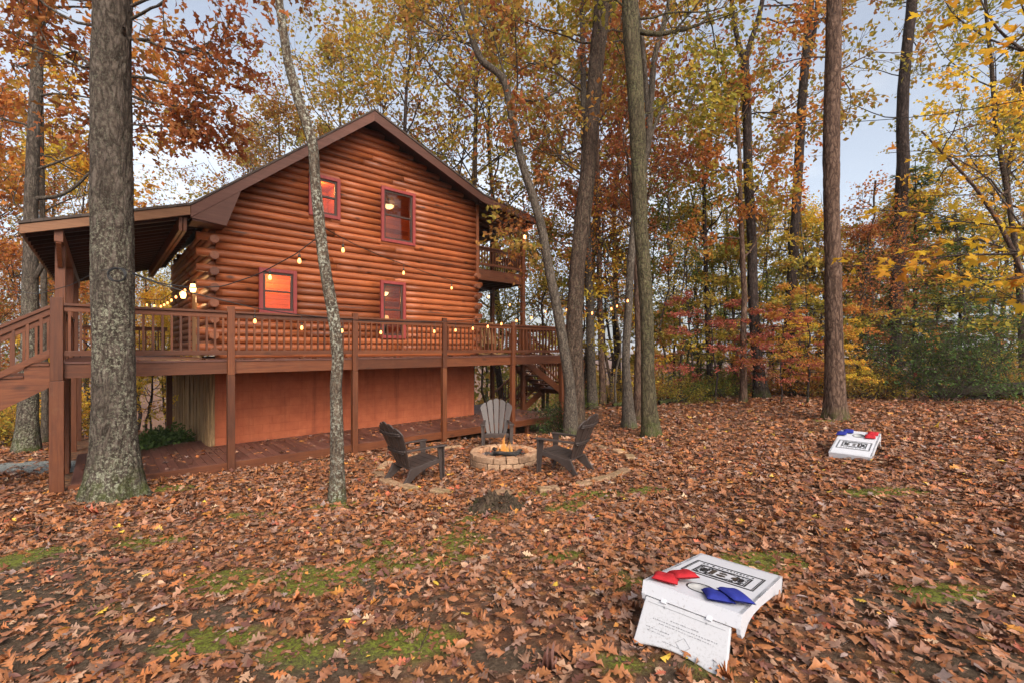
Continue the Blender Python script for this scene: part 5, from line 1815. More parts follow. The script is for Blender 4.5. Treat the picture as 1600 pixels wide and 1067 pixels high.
def folding_chair(u, v, rz, label):
    x, y = world_xy(u, v)
    r = empty("folding_chair", (x,y,DZ1+.031), label, "chair", rz=HRZ+rz)
    m_ = MT["dark_metal"]
    for sx in (-.23,.23):
        b = MB(); b.tube([(sx,.26,0),(sx,-.14,.50),(sx*.97,-.22,.98)], .012, 7); b.build("frame", m_, r)
        b = MB(); b.tube([(sx*.92,-.26,0),(sx*.92,.24,.46)], .012, 7); b.build("leg", m_, r)
    b = MB(); b.box(-.22,-.18,.45,.22,.24,.48); b.build("seat", MT["cushion"], r, .012)
    b = MB()
    for k in range(4): b.beam((-.22,-.165-.012*k*3,.62+.09*k),(.22,-.165-.012*k*3,.62+.09*k),.03,.05,(0,1,0))
    b.build("backrest", m_, r)
folding_chair(-1.55, 4.3, 1.9, "black folding chair with red-brown cushion on the porch beside the corner logs")
folding_chair(-1.9, 5.9, 2.4, "black folding chair deeper in the porch by the far posts")
# stack of split firewood under the stairs, resting on the walkway
rng = random.Random(21)
for k in range(9):
    row, ix = (0,k) if k < 4 else ((1,k-4) if k < 7 else (2,k-7))
    u = 8.72+.03*row; v = 2.4+ix*.15+row*.07
    x, y = world_xy(u, v)
    o_ = MB(); o_.cur = rng.random()
    o_.prism([(-.07,-.06),(.07,-.06),(.05,.05),(-.03,.06)], lambda p:(-.2,p[0],p[1]), lambda p:(.2+rng.uniform(-.02,.03),p[0],p[1]))
    o = o_.build("split_log", MT["firewood"], None, .008, loc=(x,y,.105+row*.118), rot=(rng.uniform(-.2,.2),0,HRZ+rng.uniform(-.08,.08)))
    tag(o, ["split log","pale split log"][k%2]+" in the %s row of the firewood stacked under the far staircase" % ["bottom","middle","top"][row], "firewood", "firewood stacked under the far staircase")

# ------------------------------------------------------------------ string lights
def string_lights(name, label, P, bulbs, sag=None, drop=.10, group="outdoor string lights"):
    """P: list of 3-D points of the cable; bulbs: list of arc fractions 0..1"""
    root = empty("string_lights", P[0], label, "string lights", group)
    o0 = Vector(P[0]); P = [Vector(p)-o0 for p in P]
    # dense smooth cable through the points
    pts, _ = resample(P, np.ones(len(P)), 60)
    c = MB(); c.tube([tuple(p) for p in pts], .008, 6); c.build("cable", MT["black_cable"], root)
    for t in bulbs:
        i = min(int(t*59), 58); q = pts[i]+(pts[i+1]-pts[i])*(t*59-i)
        x, y, z = q
        h = MB(); h.lathe([(.004,0),(.004,-drop+.03),(.017,-drop+.03),(.019,-drop-.02),(.0,-drop-.02)], 10, (x,y,z))
        sk_ = h.build("socket", MT["socket_plastic"], root)
        b = MB(); b.lathe([(.011,-drop-.02),(.014,-drop-.028),(.023,-drop-.052),(.024,-drop-.070),(.016,-drop-.088),(0,-drop-.094)], 14, (x,y,z))
        b.build("bulb", MT["bulb_glow"], root)
    return root
Yb = ground_at(180,778)[1]; Ys = ground_at(526,785)[1]
def pts_px(L): return [at(x,y,Y) for x,y,Y in L]
string_lights("a", "string lights dipping between the lichen-covered trunk and the slim crooked trunk", pts_px([(207,427,Yb-.1),(250,443,Yb-.07),(300,450,Yb-.05),(348,448,Yb-.02),(404,429,Yb-.05),(463,397,Ys+.05),(493,374,Ys-.02)]), [.70,.90], drop=.075)
string_lights("b", "long string lights hanging along the deck railing behind the slim crooked trunk", pts_px([(207,428,Yb-.1),(250,446,6.7),(316,462,6.95),(358,472,7.15),(398,482,7.4),(470,493,7.9),(545,500,8.7),(590,503,9.2),(640,503,9.8),(685,503,10.4),(725,501,11.0),(765,497,11.7),(800,490,12.2),(845,482,12.7),(893,468,12.9)]),
   [.163,.238,.318,.405,.545,.61,.668,.722,.77,.822,.872], drop=.16)
string_lights("c", "string lights rising from the slim crooked trunk toward the balcony corner", pts_px([(508,357,Ys-.02),(524,367,6.6),(560,385,7.6),(602,403,8.8),(668,427,10.4),(727,446,11.8),(776,457,13.0),(830,466,14.3),(897,470,12.95)]), [.06,.30,.485,.64], drop=.12)
string_lights("d", "string lights looped from the twin-stemmed tree to the leaning grey-green trunk", pts_px([(905,478,12.7),(921,478,12.6),(947,474,12.3),(968,464,12.0),(985,455,11.7),(1003,445,11.35),(1010,437,11.1)]), [.16,.42,.66,.95], drop=.16)
string_lights("e", "string lights in the shade beyond the deck's far end", pts_px([(750,452,15.4),(780,462,15.6),(824,474,15.8),(860,478,15.2),(897,472,14.0),(930,478,15.0),(965,468,14.0),(1000,440,12.2)]), [.13,.30,.44,.62,.78,.90], drop=.16)
string_lights("f", "string lights strung under the porch roof", [Vector((*world_xy(u,v), z)) for u,v,z in ((-2.3,8.4,4.0),(-1.8,8.6,3.86),(-1.2,8.8,3.82),(-.75,8.2,3.75),(-.55,6.6,3.6),(-.5,5.0,3.62),(-.42,3.4,3.7),(-.40,2.1,3.72))], [.08,.16,.24,.34,.44,.52,.60,.68,.76,.84,.92], drop=.12)
# coil of spare cable hung on the big trunk, with its tail going off
co = empty("cable_coil", at(185,430,Yb-.33), "coil of black cable hanging on the lichen-covered trunk", "cable")
c = MB()
pts=[]
for k in range(100):
    a = k*.33; r_ = .118+.012*math.sin(k*.7)
    pts.append((r_*math.cos(a), .012*math.sin(k*.45)-.02, r_*.80*math.sin(a)))
c.tube(pts, .0055, 5); c.build("coil", MT["black_cable"], co)
c = MB(); o0 = at(185,430,Yb-.33)
c.tube([tuple(p-o0) for p in pts_px([(207,425,Yb-.15),(196,421,Yb-.33),(172,421,Yb-.34),(152,424,Yb-.15),(141,430,Yb),(110,446,Yb+.2),(60,460,Yb+.4),(0,452,Yb+.7),(-80,430,Yb+1)])], .0055, 5); c.build("tail", MT["black_cable"], co)
c = MB(); L_ = pts_px([(1040,430,11.2),(1110,330,14),(1200,194,13),(1300,193,11.8),(1392,187,11),(1480,178,10),(1600,157,9),(1700,136,8.2)][2:])
o0 = L_[0]; pp,_ = resample([p-o0 for p in L_], np.ones(len(L_)), 40)
c.tube([tuple(p) for p in pp], .009, 5); o = c.build("overhead_wire", MT["black_cable"], None, loc=o0); tag(o, "dark overhead wire crossing in front of the trunks near the sky gap", "wire")

# ------------------------------------------------------------------ the trees one can tell apart
def big_tree(label, base, pts, widths, bark_m, Y=None, flare=(.55,.28), lobes=5, limbs=(), leaf="leaves_brown", leaf_size=.14, tmpl=KITE, seed=0,
             forks=(), crown=True, auto=0, auto_from=9.0, lpt=26, seg=22, name="tree", cat="tree", group="trunks around the yard", lean=0.0, stubs=(), dens=1.0, autoL=2.6, ridge=None):
    """pts: photo pixels up the trunk; widths: (py, px width). Everything is placed at the real distance Y."""
    if Y is None: gx, Y = ground_at(*base)
    bx = (base[0]-800)/F*Y
    gb = gz(bx, Y)
    rt = empty(name, (bx, Y, gb), label, cat, group)
    O = np.array([bx, Y, gb])
    rng = np.random.RandomState(seed+100)
    wy = np.array([w[0] for w in widths][::-1], float); ww = np.array([w[1] for w in widths][::-1], float)
    def conv(pl, depth=0.0):
        q = []
        for i, p in enumerate(pl):
            yy = Y + (p[2] if len(p) > 2 else 0.0)
            q.append(np.array(at(p[0], p[1], yy))-O)
        return np.array(q)
    P = conv(pts)
    P[0][2] = min(P[0][2], 0.0)
    P = np.concatenate([[P[0]+np.array([0,0,-.25])], P])
    pyv = [pts[0][1]]+[p[1] for p in pts]
    cth = 1/math.sqrt(1+((base[0]-800)/F)**2)      # off-axis things look wider in a wide-angle picture
    rad = np.array([np.interp(py, wy, ww) for py in pyv])/F*Y/2*cth
    m_ = max(16, int(np.ptp(P[:,2])/(.055 if ridge else .16)))
    P2, r2 = resample(P, rad, m_)
    P2[:,:2] += np.cumsum(rng.normal(0,.004,(m_,2)),axis=0)*(.25 if ridge else .5)
    V, Fq = sweep(P2, r2, seg, rng, .085, flare, lobes, ridge)
    sk = Skel(); sk.add(V, Fq)
    for pl, w0, w1 in forks:
        q = conv(pl); r = np.linspace(w0, w1, len(q))/F*Y/2*cth
        q2, rr = resample(q, r, max(8, int(np.linalg.norm(q[-1]-q[0])/.25)))
        sk.add(*sweep(q2, rr, 12, rng, .06))
    for (p, q, r) in stubs:
        a = np.array(at(*p, Y))-O; b = np.array(at(*q, Y))-O
        b[1] -= .1
        sk.add(*sweep(np.linspace(a,b,4), np.linspace(r,r*.5,4), 7, rng, .05))
    for lm in limbs:                       # (px, py, dpx, dpy, ddepth, length, lvl)
        px, py, dx, dy, dd, L = lm[:6]
        p = np.array(at(px,py,Y))-O; d = np.array([dx, dd, -dy], float)
        limb(sk, p, d, lm[6] if len(lm) > 6 else .022, L, 0, 2, rng, (5,4), .2, .02, .0, lpt)
    if auto:
        top = P2[-1]
        for j in range(auto):
            h = auto_from+(top[2]-auto_from)*(j+.5)/auto*1.0
            if top[2] <= auto_from: h = top[2]-.2
            i = int(np.argmin(np.abs(P2[:,2]-h)))
            az = j*2.4+rng.rand(); el = R(rng.uniform(15,50))
            d = np.array([math.cos(az)*math.cos(el), math.sin(az)*math.cos(el), math.sin(el)])
            limb(sk, P2[i].copy(), d, max(.02,r2[i]*.4), autoL*rng.uniform(.8,1.2), 0, 2, rng, (5,4), .2, .06, 0, lpt)
    tv, tf = trunk_arrays(sk)
    arr_obj("trunk", tv, tf, MT[bark_m], rt, smooth=True)
    if sk.tw and crown:
        cv, cf, cr = crown_from(sk, rng, leaf_size, .09, tmpl, .3, .5, dens, .35)
        arr_obj("crown", cv, cf, MT[leaf], rt, attrs={"rnd": cr})
    return rt

big_tree("thick grey lichen-covered trunk standing in front of the deck's corner steps", (180,778),
  [(180,778),(179,700),(177,600),(176,430),(175,300),(172,150),(175,0),(178,-180),(182,-420)], [(778,92),(735,80),(700,74),(600,68),(430,67),(300,68),(270,71),(150,64),(60,59),(0,62),(-180,52),(-420,38)],
  "bark_oak", flare=(.52,.34), lobes=5, leaf="leaves_rust", leaf_size=.135, tmpl=OAK_SMALL, seed=1, lpt=13,
  limbs=[(205,62,.7,.05,-.2,1.25),(205,60,.9,.15,.3,1.15),(206,10,1,-.2,.1,1.5),(206,195,1,-.1,.2,.75,.014),(206,120,1,-.35,.4,1.1),(206,30,.9,.0,-.3,1.15),
         (145,105,-1,-.7,.2,1.4),(145,104,-.9,.05,.4,1.3),(145,40,-1,-.1,-.1,1.3),(145,180,-1,.1,.4,1.1,.016),(150,5,-.8,-.6,.2,1.5),(200,-60,.8,.1,.1,1.5),(150,-90,-.8,.2,.2,1.4),(145,70,-.9,.3,.9,1.3),(205,150,.7,.1,.5,.8)],
  auto=6, auto_from=8.5, autoL=2.4, dens=.8, stubs=[((192,58),(203,52),.05)], seg=96, ridge=(.075,9,5))
big_tree("slim crooked spotted trunk carrying the string lights in front of the gable", (526,785),
  [(526,787),(527,735),(526,660),(525,600),(529,560),(524,510),(514,450),(505,400),(499,350),(493,290),(490,232),(478,190),(466,155),(451,100),(442,45),(436,0),(428,-120),(425,-300)],
  [(787,28),(760,23),(700,21),(600,18),(500,18),(400,17),(350,17),(232,16),(155,16),(100,14),(0,12),(-300,8)], "bark_slim", flare=(.42,.22), lobes=4, leaf="leaves_brown", leaf_size=.12, tmpl=OAK_SMALL, seed=2, auto=5, auto_from=7.2, autoL=1.8, seg=48, ridge=(.08,6,9))
Yt = 12.4
big_tree("thin grey stem of the twin-stemmed tree, bent to the left high over the roof", (891,682),
  [(892,682),(891,610),(884,560),(876,510),(862,440),(848,360),(834,310),(815,250),(803,200),(796,160),(788,122),(772,108),(752,100),(744,78),(732,45),(722,15),(712,-30),(700,-150)],
  [(682,24),(640,19),(560,16),(440,15),(300,13),(150,12),(90,10),(0,8),(-150,5)], "bark_grey", Y=Yt, flare=(.3,.25), lobes=4, leaf="leaves_brown", leaf_size=.15, seed=3,
  limbs=[(800,180,.5,-.9,.3,2.2,.03),(790,122,-.2,-.9,.2,2.0,.03),(850,372,-1,.0,-.35,1.15,.010),(812,245,1,-.3,.4,1.8,.02),(745,78,-1,-.2,.1,1.8),(735,50,1,-.5,.3,1.8)], lpt=9, auto=4, auto_from=8.5)
big_tree("thick dark brown trunk of the twin-stemmed tree beside the deck's far end", (896,668),
  [(897,670),(898,600),(897,540),(898,490),(903,410),(911,340),(919,270),(924,200),(932,110),(939,40),(944,-20),(952,-160),(960,-380)],
  [(670,34),(620,30),(540,27),(480,24),(400,24),(300,24),(200,23),(100,23),(0,23),(-160,19),(-380,13)], "bark_brown", Y=12.75, flare=(.3,.3), lobes=5, leaf="leaves_rust", leaf_size=.15, seed=4,
  limbs=[(925,68,-1,.2,.3,2.2,.03),(930,70,1,-.4,.3,2.0,.03),(905,270,-1,-.5,.5,2.2,.03),(912,230,-1,.2,.2,2.0,.025),(935,60,.8,-.6,.6,2.2,.03),(906,380,-1,.1,.7,1.9,.02)], lpt=15, auto=5, auto_from=10.5, autoL=3.2, seg=54, ridge=(.08,7,4))
big_tree("leaning grey-green trunk with a flared mossy foot, right of the twin-stemmed tree", (1017,684),
  [(1018,684),(1014,630),(1012,580),(1012,500),(1008,430),(1002,360),(999,280),(996,200),(992,120),(986,40),(984,-20),(980,-160),(978,-380)],
  [(684,32),(650,25),(600,20),(500,20),(430,21),(300,22),(200,24),(100,25),(0,25),(-160,20),(-380,13)], "bark_green", Y=11.1, flare=(.35,.28), lobes=4, leaf="leaves_ygreen", leaf_size=.15, seed=5,
  limbs=[(990,25,-.8,-.4,.3,1.8,.03),(1000,30,1,-.5,.2,2.0,.03),(1000,180,1,-.6,.7,1.9,.02)], lpt=14, auto=5, auto_from=9.2, autoL=2.6, seg=54, ridge=(.07,6,3))
big_tree("pale tan trunk just behind the leaning grey-green one, forking near the top", (983,668),
  [(983,668),(979,600),(977,560),(981,480),(984,420),(990,350),(1000,290),(1012,220),(1017,150),(1022,90),(1033,50),(1044,10),(1052,-60),(1060,-250)],
  [(668,22),(630,16),(560,13),(450,12),(300,12),(200,11),(100,9),(0,7),(-250,5)], "bark_grey", Y=12.9, flare=(.4,.3), lobes=4, leaf="leaves_ygreen", leaf_size=.15, seed=6,
  forks=[([(1014,195),(1008,120),(1004,60),(996,20),(990,-40)],9,4),([(1008,245),(1025,190),(1036,165)],6,3)], limbs=[(1035,45,1,-.3,.3,2.0,.02),(1005,60,-1,-.4,.5,1.8,.02),(1030,180,1,.1,.2,1.7,.016),(1025,190,1,-.5,.6,1.8,.016)], lpt=15, auto=4, auto_from=11)
big_tree("dark rusty brown trunk close behind the leaning grey-green trunk", (1001,652),
  [(1001,655),(999,600),(1000,540),(998,460),(996,400),(990,330),(984,260)], [(655,22),(600,17),(450,15),(260,9)], "bark_red", Y=14.0, flare=(.4,.3), lobes=4, leaf="leaves_rust", leaf_size=.13, seed=7, auto=7, auto_from=5.2, autoL=2.0, lpt=14)
big_tree("tall dark trunk forking into a Y high against the sky gap", (1190,622),
  [(1190,623),(1185,580),(1180,520),(1176,450),(1175,380),(1170,300),(1168,230),(1166,160),(1163,95)],
  [(623,28),(600,20),(520,17),(400,16),(250,15),(95,14)], "bark_dark", Y=16.0, flare=(.45,.35), lobes=5, leaf="leaves_brown", leaf_size=.16, seed=8,
  forks=[([(1163,98),(1154,70),(1147,40),(1143,0),(1140,-60),(1138,-160)],10,5),([(1164,98),(1172,68),(1184,35),(1192,0),(1200,-70),(1205,-160)],11,5)],
  limbs=[(1168,180,1,-.2,.5,2.6,.03),(1166,130,-1,-.3,.4,2.2,.03),(1190,10,1,-.1,.2,2.8,.03),(1145,20,-1,-.2,.3,2.4,.03),(1172,330,1,-.1,.4,2.2,.02),(1185,30,1,.3,-.6,2.2,.03),(1165,200,-1,-.4,-.6,2.2,.02)], lpt=16)
big_tree("dark trunk with two close stems right of the Y-forked tree", (1231,614),
  [(1231,614),(1231,560),(1234,480),(1239,400),(1244,320),(1248,250),(1252,180),(1257,110),(1262,50),(1266,0),(1270,-100),(1276,-260)],
  [(614,26),(590,20),(480,17),(320,15),(200,15),(100,14),(0,13),(-260,8)], "bark_dark", Y=17.2, flare=(.35,.35), lobes=5, leaf="leaves_brown", leaf_size=.16, seed=9,
  forks=[([(1258,110),(1272,60),(1277,0),(1280,-90)],9,5)], limbs=[(1252,190,-1,-.2,.3,2.6,.03),(1258,90,-1,.1,.4,2.8,.03),(1250,230,1,-.3,.5,2.4,.02),(1262,30,-1,-.4,.3,2.6,.03),(1255,150,1,.0,.5,2.2,.02),(1245,300,-1,-.1,.5,2.2,.02)], lpt=16, auto=4, auto_from=13)
big_tree("solitary reddish brown straight trunk behind the far toss board", (1305,654),
  [(1305,655),(1304,610),(1303,560),(1302,480),(1301,400),(1299,330),(1298,250),(1299,180),(1301,100),(1302,40),(1303,-20),(1306,-160),(1310,-400)],
  [(655,40),(640,35),(560,30),(480,27),(400,26),(300,24),(250,27),(100,25),(0,24),(-160,20),(-400,12)], "bark_red", flare=(.42,.25), lobes=5, leaf="leaves_brown", leaf_size=.14, seed=10,
  limbs=[(1310,110,1,-.6,.3,1.5,.02),(1310,120,1,.5,.5,1.4,.016),(1290,90,-1,-.4,.4,1.5,.02),(1290,170,-1,.1,.6,1.2,.014)], lpt=7, auto=5, auto_from=10, autoL=2.6, seg=60, ridge=(.07,7,4))
big_tree("dark mossy trunk rising out of the evergreens", (1400,626),
  [(1400,627),(1398,580),(1398,520),(1401,450),(1405,380),(1409,310),(1412,250),(1411,190),(1413,130),(1419,70),(1426,10),(1430,-60),(1436,-240)],
  [(627,33),(600,26),(520,23),(400,22),(300,22),(200,20),(100,19),(0,18),(-240,10)], "bark_dark", Y=16.4, flare=(.35,.35), lobes=5, leaf="leaves_brown", leaf_size=.15, seed=11,
  limbs=[(1405,185,-1,-.15,.2,2.6,.02),(1420,60,1,-.3,.5,2.0,.02),(1410,120,-1,-.5,.3,2.0,.02)], lpt=5, auto=5, auto_from=14)
big_tree("broad grey-brown trunk behind the corner steps with a low curved bough", (42,714),
  [(42,714),(43,660),(45,600),(47,520),(47,450),(49,380),(50,300),(54,210),(58,140),(63,60),(66,0),(70,-140),(75,-340)],
  [(714,50),(690,40),(600,33),(450,28),(300,24),(150,22),(0,20),(-340,12)], "bark_oak", Y=11.2, flare=(.3,.3), lobes=5, leaf="leaves_orange", leaf_size=.15, seed=12,
  forks=[([(58,310),(80,312),(105,303),(125,288),(140,270)],10,5),([(50,440),(62,425),(70,405),(72,380)],12,7),([(57,265),(80,258),(105,248),(128,240)],6,3)],
  limbs=[(50,200,-1,-.4,.3,2.0,.03),(60,150,1,-.4,.3,2.2,.03),(58,100,-1,-.2,-.2,2.0,.03),(66,60,1,-.1,.4,2.2,.03),(50,280,-1,0,.4,1.8,.02),(62,20,.9,-.6,.1,2.2,.03),(52,240,1,-.2,.6,1.9,.02),(60,20,-.8,-.5,-.2,2.2,.03),(48,330,-1,-.2,.4,1.8,.02)], lpt=18, auto=5, auto_from=10, seg=30)
big_tree("thin grey trunk standing between the broad trunk and the deck corner", (69,700),
  [(69,702),(70,640),(70,560),(69,450),(66,330),(64,200),(62,80),(60,-40)], [(702,16),(640,13),(450,11),(200,9),(-40,6)], "bark_grey", Y=13.0, flare=(.25,.3), lobes=4, leaf="leaves_yellow", leaf_size=.15, seed=13, auto=6, auto_from=6.0, autoL=2.0, lpt=18)
big_tree("straight pale grey trunk beyond the deck's far end", (926,640),
  [(926,642),(925,600),(923,540),(922,480),(920,420),(917,350),(914,250),(912,120),(910,0),(908,-100)], [(642,18),(600,15),(480,13),(300,11),(0,8),(-100,6)], "bark_grey", Y=17.0, flare=(.3,.3), lobes=4, leaf="leaves_ygreen", leaf_size=.17, seed=14, auto=10, auto_from=7.0, autoL=2.8, lpt=20)
big_tree("narrow brown trunk beside the pale grey one beyond the deck", (942,640),
  [(942,640),(941,600),(939,540),(937,460),(935,380),(934,260),(932,120),(930,0)], [(640,13),(600,10),(460,9),(0,6)], "bark_red", Y=17.6, flare=(.4,.3), lobes=4, leaf="leaves_rust", leaf_size=.17, seed=15, auto=9, auto_from=5.0, autoL=2.6, lpt=20)
big_tree("slender brown trunk left of the Y-forked tree", (1161,630),
  [(1161,631),(1162,580),(1162,520),(1164,460),(1160,390),(1157,320),(1156,240),(1150,150)], [(631,13),(600,11),(460,9),(150,5)], "bark_red", Y=15.2, flare=(.4,.3), lobes=4, leaf="leaves_orange", leaf_size=.14, seed=16, auto=9, auto_from=4.5, autoL=2.0, lpt=18)
big_tree("thin trunk in the open woods left of the slender brown one", (1109,630),
  [(1109,630),(1109,580),(1106,520),(1104,450),(1101,370),(1099,290),(1095,210)], [(630,13),(580,10),(450,8),(210,5)], "bark_dark", Y=17.5, flare=(.4,.3), lobes=4, leaf="leaves_ygreen", leaf_size=.15, seed=17, auto=11, auto_from=5.0, autoL=2.3, lpt=20,
  forks=[([(1099,300),(1110,250),(1112,180),(1120,140)],6,3),([(1101,380),(1085,330),(1078,290)],5,2)])
big_tree("reddish trunk leaning left out of the frame's far corner", (1660,640),
  [(1660,640),(1640,560),(1615,470),(1588,400),(1560,345),(1530,300),(1500,265),(1472,238),(1440,205)], [(640,16),(500,12),(345,9),(205,4)], "bark_red", Y=14.5, flare=(.3,.3), lobes=4, leaf="leaves_yellow", leaf_size=.14, seed=18, auto=6, auto_from=6.0, autoL=1.8, lpt=16)
big_tree("tall straight grey trunk forking by the right edge above the fallen log", (1600,625),
  [(1600,625),(1598,540),(1592,440),(1583,360),(1573,300),(1562,240),(1553,180),(1548,100),(1540,20),(1535,-60)], [(625,18),(440,12),(300,10),(100,8),(-60,5)], "bark_brown", Y=16.5, flare=(.3,.3), lobes=4, leaf="leaves_ygreen", leaf_size=.15, seed=19,
  forks=[([(1570,290),(1585,220),(1598,150),(1606,60),(1612,-40)],9,5)], auto=12, auto_from=6.0, autoL=2.6, lpt=16)

# ------------------------------------------------------------------ the woods behind
def land(px):
    L = [(-999,"off past the corner steps"),(20,"behind the broad trunk at the steps"),(100,"behind the lichen-covered trunk"),(205,"behind the porch roof's end"),(290,"over the porch roof"),(345,"over the low eave"),
         (420,"behind the roof's long slope"),(500,"behind the roof near its ridge"),(570,"right behind the ridge"),(640,"behind the roof's shallow slope"),(720,"above the balcony roof"),(800,"behind the balcony"),
         (860,"behind the twin-stemmed tree"),(930,"between the twin-stemmed and the leaning tree"),(985,"behind the leaning grey-green trunk"),(1040,"in the open woods past the leaning trunk"),(1090,"left of the slender brown trunk"),
         (1140,"behind the Y-forked tree"),(1210,"behind the close-stemmed dark trunk"),(1265,"behind the solitary reddish trunk"),(1330,"left of the mossy dark trunk"),(1385,"behind the mossy dark trunk"),(1430,"right of the mossy dark trunk"),
         (1490,"above the holly bush"),(1550,"over the fallen log"),(1610,"past the right edge trunks")]
    s = L[0][1]
    for a, t in L:
        if px >= a: s = t
    return s
COLN = {"leaves_ygreen":"yellow-green","leaves_brown":"olive and brown","leaves_rust":"rust coloured","leaves_orange":"orange","leaves_yellow":"yellow","leaves_red":"red","leaves_green":"green","needles":"dark evergreen"}
used = {}
def uniq(lb):
    n = used.get(lb, 0); used[lb] = n+1
    return lb if n == 0 else lb+[", the one farther back",", the one in front",", the third of them"][min(n-1,2)]
FOREST = [  # px, distance, height, kind, leaves
 (-90,17,17,"tall1","leaves_rust"),(-10,22,18,"tall2","leaves_orange"),(75,27,19,"tall1","leaves_ygreen"),(140,24,15,"tall3","leaves_brown"),(215,27,13,"tall2","leaves_yellow"),
 (268,31,14.5,"tall1","leaves_ygreen"),(318,34,13.5,"tall2","leaves_yellow"),(385,28,18.5,"tall3","leaves_brown"),(445,25,18.5,"tall1","leaves_brown"),(490,31,22,"tall2","leaves_ygreen"),(545,26,23,"tall3","leaves_brown"),
 (640,24,24,"tall2","leaves_ygreen"),(735,23,25,"tall1","leaves_ygreen"),(785,27,26,"tall2","leaves_rust"),
 (915,24,22,"tall3","leaves_ygreen"),(965,22,21,"tall1","leaves_rust"),(1090,27,12.5,"tall1","leaves_ygreen"),
 (1390,30,13.5,"tall3","leaves_ygreen"),
 (1440,27,13.5,"tall2","leaves_ygreen"),(1555,28,19,"tall3","leaves_ygreen"),(1620,23,18,"tall2","leaves_brown"),(1690,27,20,"tall1","leaves_rust"),
 (-40,15,6.5,"mid1","leaves_rust"),(25,17,7.5,"mid2","leaves_orange"),(105,19,7,"mid3","leaves_ygreen"),(165,18,6.5,"mid1","leaves_orange"),(228,20,6.2,"mid3","leaves_yellow"),(262,23,7.0,"mid2","leaves_yellow"),(236,15.5,3.6,"flat1","leaves_yellow"),(262,17.5,4.6,"mid1","leaves_yellow"),(118,16.5,4.2,"flat2","leaves_yellow"),(-10,20,6.5,"mid2","leaves_green"),
 (760,21,7,"mid1","leaves_ygreen"),(815,24,9,"mid3","leaves_ygreen"),(855,19,8,"mid2","leaves_ygreen"),(955,18,8.2,"mid3","leaves_rust"),(1010,19,8,"mid1","leaves_ygreen"),
 (1150,18.5,6.6,"mid2","leaves_green"),(1250,19,7.6,"mid1","leaves_yellow"),
 (1345,15.8,5.9,"mid3","leaves_rust"),
 (1055,19,6.6,"flat2","leaves_ygreen"),(1125,19.5,8.2,"flat1","leaves_ygreen"),(1245,17.2,7.0,"flat1","leaves_ygreen"),(1285,18.6,6.4,"flat2","leaves_ygreen"),(1345,19,7.6,"flat1","leaves_ygreen"),(955,20,8,"flat1","leaves_ygreen"),(1465,20,8.0,"flat2","leaves_ygreen"),(1395,22,9.5,"flat1","leaves_brown"),(1555,19,7.2,"flat1","leaves_ygreen"),(905,19,6.5,"flat1","leaves_yellow"),
 (1118,15.4,3.9,"flat1","leaves_red"),(1222,14.6,3.2,"flat2","leaves_red"),(1262,14.4,4.0,"flat1","leaves_orange"),(1290,15.2,3.0,"flat2","leaves_yellow"),(1190,18.2,4.6,"flat2","leaves_yellow"),
 (1095,19,3.6,"hem1","needles"),(1342,17.6,6.2,"hem1","needles"),(1430,17.4,9.0,"hem2","needles"),(1500,18.8,7.0,"hem1","needles"),(1145,21,4.8,"hem2","needles"),
]
KINDN = {"tall":"tall oak","mid":"middle-sized maple","flat":"small layered tree","hem":"hemlock"}
for i, (px, Y, H, k, lf) in enumerate(FOREST):
    x = (px-800)/F*Y
    kn = k[:-1]
    if kn == "hem": lb = ("dark evergreen hemlock, " if H > 7 else "smaller dark evergreen hemlock, ")+land(px)
    else: lb = "%s %s %s" % (COLN[lf], {"tall":"tall oak","mid":"middle-sized maple","flat":"low layered tree"}[kn], land(px))
    nm = {"tall":"oak_tree","mid":"maple_tree","flat":"dogwood_tree","hem":"hemlock_tree"}[kn]
    place_tree(k, nm, "tree", uniq(lb), x, Y, H, lf, {"tall":"tall trees in the woods","mid":"understorey maples in the woods","flat":"small layered trees at the wood's edge","hem":"hemlocks at the wood's edge"}[kn], None, 1.0 if kn != "tall" else 1.08, i)
# thin stems between the trunks
rng = random.Random(77)
for i in range(26):
    px = [880,912,950,962,1030,1046,1062,1075,1090,1122,1138,1152,1176,1204,1216,1246,1262,1276,1330,1350,1362,1462,1520,1548,1566,1585][i]
    Y = rng.uniform(16,23); H = rng.uniform(5.5,9.5); lf = rng.choice(["leaves_yellow","leaves_ygreen","leaves_orange","leaves_green"])
    place_tree("sap1" if i%2 else "sap2", "sapling", "sapling", uniq("thin sparse %s sapling %s" % (COLN[lf], land(px))), (px-800)/F*Y, Y, H, lf, "sapling poles in the woods", None, 1.0, i*3+1)
# low growth along the wood's edge
for i, (px, Y, H, k, lf) in enumerate([(1062,16.5,.9,"bush1","leaves_ygreen"),(1128,16.8,.8,"bush2","leaves_green"),(1208,17.6,.7,"bush1","leaves_orange"),(1252,16.6,.9,"bush2","leaves_orange"),(1345,15.2,1.0,"bush1","leaves_ygreen"),(1372,15.8,.8,"bush2","leaves_brown"),
      (1085,18.5,1.2,"bush1","leaves_green"),(1030,17.6,.8,"bush2","leaves_orange"),(955,18.6,.9,"bush1","leaves_ygreen"),(1560,16.4,1.1,"bush2","leaves_brown"),(1585,15.6,.9,"bush1","leaves_ygreen"),(1285,17.8,1.3,"bush2","leaves_brown"),(10,13.5,1.1,"bush1","leaves_yellow"),(92,15,1.3,"bush2","leaves_yellow"),(25,15.5,1.6,"bush1","leaves_green"),
      (1165,18.5,1.1,"bush2","leaves_red"),(905,17.5,.8,"bush1","leaves_green"),(-40,12.5,1.2,"bush2","leaves_ygreen")]):
    lb = uniq("low %s bush at the wood's edge %s" % (COLN[lf], land(px)))
    place_tree(k, "shrub", "shrub", lb, (px-800)/F*Y, Y, H, lf, "low bushes at the wood's edge", None, 1.25, i*5+2)

